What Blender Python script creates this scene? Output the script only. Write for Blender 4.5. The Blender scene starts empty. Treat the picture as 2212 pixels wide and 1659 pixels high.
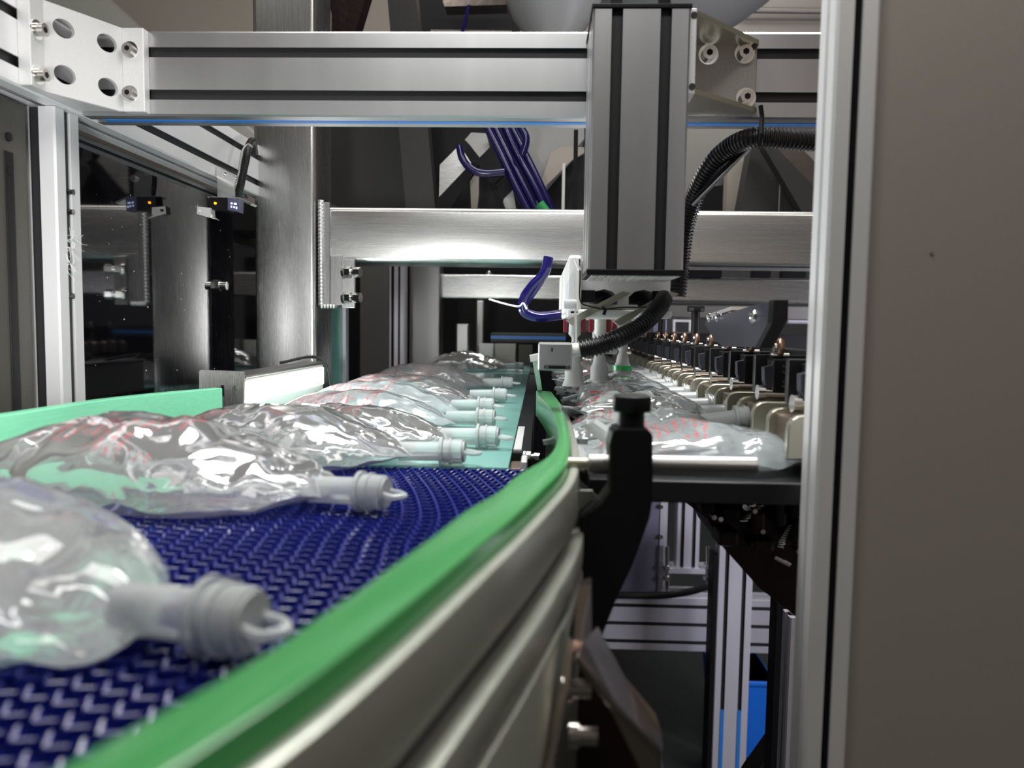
import bpy, bmesh, math, random
from mathutils import Vector, Matrix, noise
random.seed(7)
S = bpy.context.scene
COL = S.collection
V = Vector
# ------------------------------------------------------------------ camera
F = 1700.0; IW, IH = 2212.0, 1659.0
CZ = 1.066                               # camera height above the floor; belt top is at 0.95
ROLL = math.radians(0.83)
u0, v0 = 61-127.5*ROLL, 127.5+61*ROLL
PIT = math.atan(v0/F); YAW = math.atan(u0/F*math.cos(PIT))
fw = V((-math.sin(YAW)*math.cos(PIT), math.cos(YAW)*math.cos(PIT), -math.sin(PIT)))
r0 = V((math.cos(YAW), math.sin(YAW), 0)); up0 = r0.cross(fw)
rt = r0*math.cos(ROLL)+up0*math.sin(ROLL); upv = up0*math.cos(ROLL)-r0*math.sin(ROLL)
C0 = V((0, 0, CZ))
cd = bpy.data.cameras.new('camera'); co = bpy.data.objects.new('camera', cd); COL.objects.link(co)
m = Matrix((rt, upv, -fw)).transposed().to_4x4(); m.translation = C0
co.matrix_world = m
cd.sensor_width = 36; cd.lens = 36*F/IW; cd.clip_start = .01; cd.clip_end = 50
cd.dof.use_dof = True; cd.dof.focus_distance = 0.95; cd.dof.aperture_fstop = 7.0
S.camera = co
S.view_settings.view_transform = 'Standard'; S.view_settings.look = 'None'
S.view_settings.exposure = 0.0; S.view_settings.gamma = 1.0
try: S.view_settings.use_curve_mapping = False
except Exception: pass
S.cycles.max_bounces = 14; S.cycles.transmission_bounces = 12; S.cycles.glossy_bounces = 6; S.cycles.transparent_max_bounces = 16
S.cycles.sample_clamp_indirect = 6.0
# ------------------------------------------------------------------ world and lamps
w = bpy.data.worlds.new('world'); S.world = w; w.use_nodes = True
w.node_tree.nodes['Background'].inputs[0].default_value = (.9, .95, 1, 1)
w.node_tree.nodes['Background'].inputs[1].default_value = .12
def area(name, loc, target, sx, sy, power, col=(1, 1, 1)):
    l = bpy.data.lights.new(name, 'AREA'); l.shape = 'RECTANGLE'; l.size = sx; l.size_y = sy; l.energy = power; l.color = col
    o = bpy.data.objects.new(name, l); COL.objects.link(o); o.location = loc
    o.rotation_euler = (V(target)-V(loc)).to_track_quat('-Z', 'Y').to_euler()
    return o
area('ceiling_light', (0.1, 1.3, 2.95), (0.1, 1.3, 0), 1.6, .9, 30, (1, .97, .93))
area('ceiling_light', (-1.2, -.6, 2.95), (-1.2, -.6, 0), 1.4, .6, 10, (1, .96, .9))
area('ceiling_light', (1.3, -.7, 2.95), (.8, 0, 0.5), 1.4, .6, 24, (1, .93, .87))
area('fill_light', (.12, .78, CZ+.56), (.15, .80, CZ-.1), .06, .6, 4.4, (1, 1, .99)).data.spread = math.radians(115)  # added fill over the gripper row, belongs to no visible fixture
area('low_fill_light', (1.2, 1.0, .80), (.3, 2.1, .40), .5, .3, 13, (.90, .88, 1))  # added violet fill that lifts the frame at lower right
area('ceiling_light', (0.0, 4.1, 2.95), (0.0, 3.9, 0), .9, .5, 24, (.95, .97, 1))
left_fill = area('fill_light', (-.24, .10, CZ-.03), (-.52, .80, CZ+.06), .10, .14, 1.2, (1, 1, 1)); left_fill.data.spread = math.radians(95)  # added fill beside the camera, whitens the left profiles
area('fill_light', (-.06, .30, CZ+.60), (-.15, .6, CZ-.1), .5, .05, 1.6, (1, 1, .98))  # extra fill added above the near belts, no fixture there

# ------------------------------------------------------------------ materials
def mat(name, col, metal=0, rough=.5, spec=.5, trans=0, ior=1.45, emis=None, es=0, bump=None, vary=0, coat=0, aniso=None, alpha=1):
    m = bpy.data.materials.new(name); m.use_nodes = True
    nt = m.node_tree; b = nt.nodes['Principled BSDF']
    b.inputs['Base Color'].default_value = (*col, 1); b.inputs['Metallic'].default_value = metal
    b.inputs['Roughness'].default_value = rough; b.inputs['IOR'].default_value = ior
    b.inputs['Specular IOR Level'].default_value = spec
    b.inputs['Transmission Weight'].default_value = trans
    b.inputs['Coat Weight'].default_value = coat
    if emis: b.inputs['Emission Color'].default_value = (*emis, 1); b.inputs['Emission Strength'].default_value = es
    tc = nt.nodes.new('ShaderNodeTexCoord')
    if vary or bump:
        mp = nt.nodes.new('ShaderNodeMapping'); nt.links.new(tc.outputs['Object'], mp.inputs[0])
        n = nt.nodes.new('ShaderNodeTexNoise'); nt.links.new(mp.outputs[0], n.inputs['Vector'])
        sc, st, dist = bump if bump else ((30, 30, 30), 0, .001)
        mp.inputs['Scale'].default_value = sc; n.inputs['Scale'].default_value = 1; n.inputs['Detail'].default_value = 3
        if st:
            bp = nt.nodes.new('ShaderNodeBump'); bp.inputs['Strength'].default_value = st; bp.inputs['Distance'].default_value = dist
            nt.links.new(n.outputs['Fac'], bp.inputs['Height']); nt.links.new(bp.outputs[0], b.inputs['Normal'])
        if vary:
            mr = nt.nodes.new('ShaderNodeMapRange'); mr.inputs[3].default_value = 1-vary; mr.inputs[4].default_value = 1+vary
            nt.links.new(n.outputs['Fac'], mr.inputs[0])
            mx = nt.nodes.new('ShaderNodeVectorMath'); mx.operation = 'SCALE'; mx.inputs[0].default_value = col
            nt.links.new(mr.outputs[0], mx.inputs['Scale']); nt.links.new(mx.outputs[0], b.inputs['Base Color'])
            mr2 = nt.nodes.new('ShaderNodeMapRange'); mr2.inputs[3].default_value = max(0, rough-vary*.5); mr2.inputs[4].default_value = min(1, rough+vary*.5)
            nt.links.new(n.outputs['Fac'], mr2.inputs[0]); nt.links.new(mr2.outputs[0], b.inputs['Roughness'])
    return m
M = dict(
 alu=mat('anodised_aluminium', (.80, .80, .81), .35, .42, bump=((60, 60, 6), .05, .0005), vary=.04),
 alu2=mat('grey_anodised_aluminium', (.52, .52, .53), .92, .36, bump=((60, 60, 6), .05, .0005), vary=.04),
 alu_far=mat('far_aluminium', (.74, .73, .80), .5, .4, bump=((60, 60, 6), .05, .0005), vary=.05),
 slot=mat('dark_slot_shade', (.022, .022, .024), .2, .5),  # near-black colour standing for shade inside the profile slots
 steel_v=mat('brushed_steel_upright', (.62, .62, .61), 1, .27, bump=((700, 700, 12), .03, .0003), vary=.06),
 steel_h=mat('brushed_steel_crosswise', (.62, .62, .60), 1, .27, bump=((10, 700, 700), .025, .0003), vary=.06),
 steel_far=mat('brushed_steel_far', (.40, .40, .39), 1, .36, bump=((300, 300, 300), .08, .0004), vary=.08),
 cast=mat('cast_aluminium', (.74, .74, .73), .5, .5, bump=((900, 900, 900), .35, .0006), vary=.07),
 cast_dark=mat('worn_cast_aluminium', (.33, .31, .29), .7, .45, bump=((500, 500, 500), .4, .0006), vary=.25),
 chrome=mat('polished_steel', (.8, .8, .78), 1, .15),
 bolt=mat('zinc_bolt', (.62, .58, .54), 1, .25),
 weld=mat('weld_bead', (.85, .85, .84), .9, .35),
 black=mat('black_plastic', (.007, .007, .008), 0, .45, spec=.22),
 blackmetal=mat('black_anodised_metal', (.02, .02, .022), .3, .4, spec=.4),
 rubber=mat('black_rubber', (.010, .010, .011), 0, .35, spec=.5),
 darkgrey=mat('dark_grey_paint', (.045, .045, .045), .2, .5),
 olive=mat('dark_olive_frame', (.075, .072, .062), .3, .5, bump=((400, 400, 400), .3, .0005), vary=.1),
 green=mat('green_polyethylene', (.06, .30, .09), 0, .2, spec=.5, bump=((40, 900, 900), .05, .0004), vary=.05),
 mint=mat('pale_green_polyethylene', (.20, .62, .38), 0, .38, spec=.5, bump=((500, 20, 500), .12, .0004), vary=.12),
 teal=mat('teal_belt', (.19, .42, .38), 0, .25, spec=.5, vary=.05),
 blue=mat('blue_acetal', (.006, .012, .16), 0, .22, spec=.6),
 bluehose=mat('dark_blue_hose', (.008, .006, .085), 0, .15, spec=.7),
 bluestrip=mat('blue_slot_strip', (.03, .20, .62), 0, .35),
 bluebin=mat('bright_blue_plastic', (.006, .13, .60), 0, .45, emis=None),
 white=mat('white_paint', (.82, .82, .80), 0, .4),
 offwhite=mat('offwhite_plastic', (.55, .56, .52), 0, .45),
 milky=mat('milky_plastic', (.40, .41, .41), 0, .4, spec=.4),
 mirror=mat('black_glass', (.004, .004, .006), 0, .04, spec=.8, ior=1.8, coat=0),
 brown=mat('warm_grey_steel_panel', (.36, .32, .29), .15, .5, bump=((900, 900, 900), .15, .0005), vary=.06),
 beige=mat('beige_panel', (.50, .45, .40), 0, .6),
 ceil=mat('ceiling_paint', (.52, .49, .45), 0, .8), wall=mat('wall_paint', (.16, .16, .16), 0, .8),
 floor=mat('dark_floor', (.03, .036, .032), 0, .35, vary=.1),
 lamp=mat('lamp_diffuser', (.9, .9, .9), 0, .5, emis=(1, 1, .98), es=5.0),
 led=mat('orange_led', (1, .3, 0), 0, .5, emis=(1, .25, 0), es=12),
 display=mat('display_segments', (.6, .7, 1), 0, .5, emis=(.55, .62, 1), es=1.3),
 displayback=mat('display_glass', (.10, .10, .18), 0, .2),
 copper=mat('copper_roller', (.42, .27, .19), .9, .3),
 brass=mat('pale_brass_steel', (.62, .60, .50), .9, .28),
 browncast=mat('brown_cast_steel', (.20, .155, .125), .6, .4, vary=.2),
 darkred=mat('dark_oily_metal', (.028, .012, .013), .4, .35, bump=((60, 60, 60), .4, .002), vary=.4),
 navyplate=mat('dark_blue_grey_plate', (.06, .06, .085), .5, .35),
 red=mat('red_plastic', (.22, .015, .03), 0, .35), redprint=mat('red_ink', (.75, .04, .05), 0, .5),
 greenplastic=mat('green_fitting', (.03, .35, .10), 0, .35), yellow=mat('yellow_label', (.75, .7, .03), 0, .5),
 portp=mat('translucent_port_plastic', (.86, .90, .90), 0, .22, trans=.62, ior=1.35),
 acrylic=mat('clear_acrylic', (.90, .91, .97), 0, .02, trans=1, ior=1.3, bump=((120, 120, 60), .05, .001)),
 sidewall=mat('grey_green_steel_side', (.44, .46, .40), .6, .33, bump=((20, 200, 300), .08, .001), vary=.08),
 pink=mat('rosy_stainless', (.60, .52, .48), 1, .20, bump=((80, 80, 80), .15, .001), vary=.05),
 purple=mat('purple_grey_panel', (.24, .23, .32), .4, .45),
)
def bag_mat(name, film, seedoff, body=.13, printamt=.75, tint=(.93, .95, .96)):
    m = bpy.data.materials.new(name); m.use_nodes = True; nt = m.node_tree; N = nt.nodes; L = nt.links
    b = N['Principled BSDF']; b.inputs['Base Color'].default_value = (*tint, 1)
    b.inputs['Roughness'].default_value = .06; b.inputs['IOR'].default_value = 1.33; b.inputs['Transmission Weight'].default_value = 1-body
    b.inputs['Coat Weight'].default_value = .6; b.inputs['Coat Roughness'].default_value = .08; b.inputs['Coat IOR'].default_value = 1.6
    tc = N.new('ShaderNodeTexCoord')
    n = N.new('ShaderNodeTexNoise'); n.inputs['Scale'].default_value = 26; n.inputs['Detail'].default_value = 1.5; n.inputs['Distortion'].default_value = 1.2
    mp = N.new('ShaderNodeMapping'); mp.inputs['Location'].default_value = (seedoff, seedoff*2, 0); mp.inputs['Scale'].default_value = (.8, 1.3, 1)
    L.new(tc.outputs['Object'], mp.inputs[0]); L.new(mp.outputs[0], n.inputs['Vector'])
    bp = N.new('ShaderNodeBump'); bp.inputs['Strength'].default_value = .55; bp.inputs['Distance'].default_value = .006
    L.new(n.outputs['Fac'], bp.inputs['Height']); L.new(bp.outputs[0], b.inputs['Normal']); L.new(bp.outputs[0], b.inputs['Coat Normal'])
    # printed lines of small red characters
    sx = N.new('ShaderNodeSeparateXYZ'); L.new(tc.outputs['Object'], sx.inputs[0])
    def mth(op, a, bb=None, cc=None):
        q = N.new('ShaderNodeMath'); q.operation = op
        for i, z in enumerate((a, bb, cc)):
            if z is None: continue
            if isinstance(z, (int, float)): q.inputs[i].default_value = z
            else: L.new(z, q.inputs[i])
        return q.outputs[0]
    row = mth('LESS_THAN', mth('FRACT', mth('MULTIPLY', sx.outputs[0], 145)), .5)
    n2 = N.new('ShaderNodeTexNoise'); n2.inputs['Scale'].default_value = 1; n2.inputs['Detail'].default_value = 2
    mp2 = N.new('ShaderNodeMapping'); mp2.inputs['Scale'].default_value = (350, 420, 1); L.new(tc.outputs['Object'], mp2.inputs[0]); L.new(mp2.outputs[0], n2.inputs['Vector'])
    ch = mth('GREATER_THAN', n2.outputs['Fac'], .50)
    n3 = N.new('ShaderNodeTexNoise'); n3.inputs['Scale'].default_value = 26; mp3 = N.new('ShaderNodeMapping'); mp3.inputs['Location'].default_value = (seedoff*3, .3, 0)
    L.new(tc.outputs['Object'], mp3.inputs[0]); L.new(mp3.outputs[0], n3.inputs['Vector'])
    blk = mth('GREATER_THAN', n3.outputs['Fac'], .52)
    g = N.new('ShaderNodeNewGeometry'); sn = N.new('ShaderNodeSeparateXYZ'); L.new(g.outputs['Normal'], sn.inputs[0])
    topm = mth('GREATER_THAN', sn.outputs[2], .05)
    msk = mth('MULTIPLY', mth('MULTIPLY', row, ch), mth('MULTIPLY', blk, topm))
    msk = mth('MULTIPLY', msk, mth('MULTIPLY', mth('LESS_THAN', mth('ABSOLUTE', sx.outputs[1]), .048), mth('LESS_THAN', sx.outputs[0], -.085)))
    msk = mth('MULTIPLY', msk, .42*printamt)
    d = N.new('ShaderNodeBsdfDiffuse'); d.inputs[0].default_value = (.62, .05, .06, 1)
    tl = N.new('ShaderNodeBsdfTranslucent'); tl.inputs[0].default_value = (.8, .82, .84, 1)
    mt = N.new('ShaderNodeMixShader'); mt.inputs[0].default_value = .05; L.new(b.outputs[0], mt.inputs[1]); L.new(tl.outputs[0], mt.inputs[2])
    mx = N.new('ShaderNodeMixShader'); L.new(msk, mx.inputs[0]); L.new(mt.outputs[0], mx.inputs[1]); L.new(d.outputs[0], mx.inputs[2])
    L.new(mx.outputs[0], N['Material Output'].inputs[0])
    return m
BAGM = [bag_mat('clear_fluid_pouch', 0, s) for s in (1.0, 2.3, 3.7)]
BAGW = bag_mat('bright_lit_fluid_pouch', 0, 5.1, body=.26, tint=(.85, .93, .95), printamt=1.4)  # paler pouch copy, the glare of strongly lit bags put into its colour

# ------------------------------------------------------------------ pixel -> place helpers (authoring measurements)
def ray(px, py): return fw+rt*((px-IW/2)/F)+upv*((IH/2-py)/F)
def PY(px, py, Y): d = ray(px, py); return C0+d*(Y/d.y)
def PX(px, py, X): d = ray(px, py); return C0+d*(X/d.x)
def PZ(px, py, z): d = ray(px, py); return C0+d*((z-CZ)/d.z)

# ------------------------------------------------------------------ object helpers
def obj(name, bm, m, parent=None, smooth=False):
    me = bpy.data.meshes.new(name); bmesh.ops.recalc_face_normals(bm, faces=bm.faces[:]); bm.to_mesh(me); bm.free()
    me.materials.append(M[m] if isinstance(m, str) else m)
    if smooth:
        for p in me.polygons: p.use_smooth = True
        try: me.set_sharp_from_angle(angle=math.radians(38))
        except Exception: pass
    o = bpy.data.objects.new(name, me); COL.objects.link(o)
    if parent:
        o.parent = parent; o.matrix_parent_inverse = parent.matrix_world.inverted() if parent.type == 'EMPTY' and False else Matrix()
        if parent.type == 'EMPTY' or True:
            base = V((0, 0, 0)); p = parent
            while p: base += p.location; p = p.parent
            if not parent.get('local'):
                me.transform(Matrix.Translation(-base))
    return o
def tag(o, label, cat, group=None, kind=None):
    if label: o['label'] = label
    if cat: o['category'] = cat
    if group: o['group'] = group
    if kind: o['kind'] = kind
    return o
def thing(name, label, cat, loc=(0, 0, 0), group=None):
    o = bpy.data.objects.new(name, None); COL.objects.link(o); o.location = loc; o.empty_display_size = .02
    return tag(o, label, cat, group)
def lab(o, l): o['label'] = l; return o
def struct(name, bm, m):
    o = obj(name, bm, m); o['kind'] = 'structure'; return o
def BM(): return bmesh.new()
def box(bm, a, b, bev=0, mtx=None):
    a = V(a); b = V(b); c = (a+b)/2; s = b-a
    r = bmesh.ops.create_cube(bm, size=1); vs = r['verts']
    for v in vs: v.co = V((v.co.x*s.x, v.co.y*s.y, v.co.z*s.z))+c
    if bev:
        es = list({e for v in vs for e in v.link_edges})
        r2 = bmesh.ops.bevel(bm, geom=es, offset=bev, segments=2, affect='EDGES', profile=.5)
        vs = list({v for f in r2['faces'] for v in f.verts} | {v for v in vs if v.is_valid})
    if mtx:
        for v in vs: v.co = mtx @ v.co
    return bm
def cyl(bm, p, q, r, r2=None, n=20, cap=True):
    p = V(p); q = V(q); d = q-p; L = d.length
    mt = Matrix.Translation((p+q)/2) @ d.to_track_quat('Z', 'Y').to_matrix().to_4x4()
    bmesh.ops.create_cone(bm, cap_ends=cap, segments=n, radius1=r, radius2=r if r2 is None else r2, depth=L, matrix=mt)
    return bm
def prism(bm, pts, vec):
    vec = V(vec); a = [bm.verts.new(V(p)) for p in pts]; b = [bm.verts.new(V(p)+vec) for p in pts]
    bm.faces.new(a); bm.faces.new(b[::-1]); n = len(a)
    for i in range(n): bm.faces.new((a[i], b[i], b[(i+1) % n], a[(i+1) % n]))
    return bm
def bevel_all(bm, off, seg=2):
    bmesh.ops.recalc_face_normals(bm, faces=bm.faces[:])
    es = [e for e in bm.edges if len(e.link_faces) == 2 and e.calc_face_angle(0) > .5]
    bmesh.ops.bevel(bm, geom=es, offset=off, segments=seg, affect='EDGES', profile=.5, clamp_overlap=True); return bm
def ppoly(pix, Y, dep, bev=0):
    bm = prism(BM(), [PY(x, y, Y) for x, y in pix], (0, dep, 0))
    return bevel_all(bm, bev) if bev else bm
def pbox(x0, y0, x1, y1, Y, dep, bev=0):
    """axis-aligned box whose front face covers that rectangle of the photo at depth Y"""
    xm, ym = (x0+x1)/2, (y0+y1)/2
    return box(BM(), (PY(x0, ym, Y).x, Y, PY(xm, y1, Y).z), (PY(x1, ym, Y).x, Y+dep, PY(xm, y0, Y).z), bev)
def spline(pts, n=8):
    pts = [V(p) for p in pts]; P = [pts[0]*2-pts[1]]+pts+[pts[-1]*2-pts[-2]]; out = []
    for i in range(1, len(P)-2):
        for k in range(n):
            t = k/n; a, b, c, d = P[i-1:i+3]
            out.append(.5*((2*b)+(c-a)*t+(2*a-5*b+4*c-d)*t*t+(3*b-a-3*c+d)*t**3))
    out.append(pts[-1]); return out
def resample(pts, step):
    out = [pts[0]]; acc = 0
    for a, b in zip(pts, pts[1:]):
        L = (b-a).length
        while L > 0 and acc+L >= step:
            t = (step-acc)/L; a = a.lerp(b, t); out.append(a.copy()); L = (b-a).length; acc = 0
        acc += L
    return out
def tube(bm, pts, r, n=12, rf=None, cap=True):
    pts = [V(p) for p in pts]; rings = []; up = None
    for i, p in enumerate(pts):
        t = (pts[min(i+1, len(pts)-1)]-pts[max(i-1, 0)]).normalized()
        if up is None: up = t.orthogonal().normalized()
        up = (up-t*up.dot(t)).normalized(); s = t.cross(up); rr = rf(i) if rf else r
        rings.append([bm.verts.new(p+(up*math.cos(2*math.pi*k/n)+s*math.sin(2*math.pi*k/n))*rr) for k in range(n)])
    for a, b in zip(rings, rings[1:]):
        for k in range(n): bm.faces.new((a[k], a[(k+1) % n], b[(k+1) % n], b[k]))
    if cap: bm.faces.new(rings[0][::-1]); bm.faces.new(rings[-1])
    return bm
def hose(pts, r, pitch=.004, depth=.16, n=18):
    q = resample(spline(pts, 14), pitch/4)
    pat = (1, 1, 1-depth, 1-depth)
    return tube(BM(), q, r, n, rf=lambda i: r*pat[i % 4])
def lathe(bm, prof, c=(0, 0, 0), n=32):
    c = V(c); rings = []
    for r, z in prof: rings.append([bm.verts.new(c+V((r*math.cos(2*math.pi*k/n), r*math.sin(2*math.pi*k/n), z))) for k in range(n)])
    for a, b in zip(rings, rings[1:]):
        for k in range(n): bm.faces.new((a[k], a[(k+1) % n], b[(k+1) % n], b[k]))
    bm.faces.new(rings[0][::-1]); bm.faces.new(rings[-1]); return bm
def ext_outline(w, h, na, nb, o=.0095, i=.014, d=.011, lip=.0016, ch=.0018):
    """T-slot outline, anticlockwise, na slots on the w sides and nb on the h sides"""
    def side(p, e, nrm, L, k):
        q = [p+e*ch]
        for j in range(k):
            c = L*(j+.5)/k
            for s, t in ((-o/2, 0), (-o/2, lip), (-i/2, lip), (-i/2, d), (i/2, d), (i/2, lip), (o/2, lip), (o/2, 0)):
                q.append(p+e*(c+s)+nrm*t)
        q.append(p+e*(L-ch)); return q
    X, Y = V((1, 0)), V((0, 1))
    return side(V((0, 0)), X, Y, w, na)+side(V((w, 0)), Y, -X, h, nb)+side(V((w, h)), -X, -Y, w, na)+side(V((0, h)), -Y, X, h, nb)
def extr(p0, A, B, Lv, w, h, na, nb, **k):
    p0 = V(p0); A = V(A); B = V(B)
    return prism(BM(), [p0+A*q.x+B*q.y for q in ext_outline(w, h, na, nb, **k)], Lv)
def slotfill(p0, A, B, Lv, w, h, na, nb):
    """dark strips added at the bottom of each slot to stand for its shade"""
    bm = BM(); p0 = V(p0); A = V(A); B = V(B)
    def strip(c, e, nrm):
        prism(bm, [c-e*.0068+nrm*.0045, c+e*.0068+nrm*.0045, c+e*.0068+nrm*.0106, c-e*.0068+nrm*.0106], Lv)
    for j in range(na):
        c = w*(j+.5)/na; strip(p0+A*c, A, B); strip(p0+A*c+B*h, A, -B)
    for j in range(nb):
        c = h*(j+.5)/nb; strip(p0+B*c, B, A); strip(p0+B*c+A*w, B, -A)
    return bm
def extrusion(name, label, cat, p0, A, B, Lv, w, h, na, nb, m='alu', fill=True, group=None):
    t = thing(name, label, cat, p0, group)
    obj('profile', extr(p0, A, B, Lv, w, h, na, nb), m, t)
    if fill: obj('slot_shade', slotfill(p0, A, B, Lv, w, h, na, nb), 'slot', t)
    return t
def socket_bolt(parent, c, d, r=.005, h=.006, m='bolt', washer=True):
    c = V(c); d = V(d).normalized()
    bm = BM(); cyl(bm, c, c+d*h, r, n=20)
    o = obj('bolt', bm, m, parent, True)
    bm = BM(); cyl(bm, c+d*(h-.0002), c+d*(h+.0003), r*.5, n=6); s = obj('hex_socket', bm, 'black', o)
    if washer: bm = BM(); cyl(bm, c-d*.0002, c+d*.001, r*1.5, n=22); obj('washer', bm, 'chrome', o)
    return o
def hexbolt(parent, c, d, r=.008, h=.007, m='chrome', shank=.012):
    c = V(c); d = V(d).normalized()
    bm = BM(); cyl(bm, c, c+d*.002, r*1.35, n=24); cyl(bm, c+d*.002, c+d*(.002+h), r*1.1, n=6); cyl(bm, c+d*(.002+h), c+d*(.002+h+shank*.4), r*.62, n=18); cyl(bm, c+d*(.002+h+shank*.4), c+d*(.002+h+shank), r*.85, n=6)
    return obj('bolt', bm, m, parent, True)
X_, Y_, Z_ = V((1, 0, 0)), V((0, 1, 0)), V((0, 0, 1))

# ================================================================== ROOM
def wallbox(name, a, b, m): struct(name, box(BM(), a, b), m)
wallbox('floor', (-3, -2, -.1), (3, 6, 0), 'floor')
wallbox('ceiling', (-3, -2, 3.0), (3, 6, 3.1), 'ceil')
wallbox('wall_back', (-3, 6, 0), (3, 6.1, 3.0), 'wall')
wallbox('wall_left', (-3.1, -2, 0), (-3, 6, 3.0), 'beige')
wallbox('wall_right', (3, -2, 0), (3.1, 6, 3.0), 'beige')
wallbox('wall_front', (-3, -2.1, 0), (3, -2, 3.0), 'wall')

# ================================================================== BIG FRAME
ZB = CZ+.197; ZT = ZB+.08
# cross beam
YB = .768
XL = -.4487
t = extrusion('crossbeam', 'long horizontal grey aluminium beam with two slots crossing the whole picture near the top', 'beam', (XL, YB, ZB), Y_, Z_, (1.02, 0, 0), .04, .08, 1, 2, 'alu2')
bm = box(BM(), (XL+.012, YB+.0155, ZB-.0004), (XL+1.0, YB+.0245, ZB+.0044)); lab(obj('slot_strip', bm, 'bluestrip', t), 'blue slot strip along the underside')
# left beam, running away from the camera
extrusion('side_beam', 'white aluminium beam at upper left running away from the camera under the corner bracket', 'beam', (XL-.04, -.2, ZB), X_, Z_, (0, 1.47, 0), .04, .08, 1, 2)
# left upright post
XPR = PY(180, 600, .773).x; XST = PY(68, 600, .7245).x
PL = extrusion('left_post', 'white slotted aluminium upright at the left standing under the side beam', 'post', (XPR-.04, .733, 0), X_, Y_, (0, 0, ZB-.0005), .04, .04, 1, 1)
for yy in (415, 458, 640):
    bm = cyl(BM(), PX(150, yy, XPR-.003), PX(150, yy, XPR-.003)+V((.004, 0, 0)), .0028, n=12); obj('slot_nut', bm, 'chrome', PL, True)
# dark foreground door stile
t = thing('door_stile', 'dark olive door upright at the left edge beside the white post', 'door frame', (-.50, .5, 0))
obj('stile', box(BM(), (XST-.03, .45, 0), (XST, .7245, ZB-.002), .002), 'olive', t)
obj('seal_strip', box(BM(), (XST-.0015, .692, .02), (XST+.0012, .703, ZB-.05), .0005), 'black', t)
for zz in (.16, .13): obj('screw', cyl(BM(), (XST, .698, CZ+zz), (XST+.0015, .698, CZ+zz), .004, n=14), 'black', t, True)
rw = random.Random(9); bm = BM()
for k in range(26):
    a = PX(148+rw.uniform(-6, 8), rw.uniform(500, 590), XPR+.0005); b = a+V((rw.uniform(.001, .005), rw.uniform(-.006, .02), rw.uniform(-.012, .012))); mid = (a+b)/2+V((.002, 0, -.003))
    tube(bm, spline([a, mid, b], 3), .00016, 4)
o = obj('cobweb', bm, 'white', PL); o['kind'] = 'stuff'
# black mirror door behind the post
t = thing('dark_glass_door', 'black glossy glass door between the white left post and the steel column', 'door', (-.49, .8, 0.05))
obj('pane', box(BM(), (-.497, .76, .05), (-.4925, 1.60, ZB-.002)), 'mirror', t)
b2 = PX(468, 617, -.4925)
bm = BM(); cyl(bm, b2, b2+V((.006, 0, 0)), .009, n=6); cyl(bm, b2+V((.006, 0, 0)), b2+V((.016, 0, 0)), .0065, n=18); obj('bolt', bm, 'chrome', t, True)
bm = BM()
for k in range(46):
    x = random.uniform(190, 540); y = random.uniform(420, 850); p = PX(x, y, -.4925); r = random.uniform(.0003, .0010)
    bmesh.ops.create_uvsphere(bm, u_segments=6, v_segments=4, radius=r, matrix=Matrix.Translation(p))
o = obj('dust_specks', bm, 'offwhite', t); o['kind'] = 'stuff'

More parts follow.
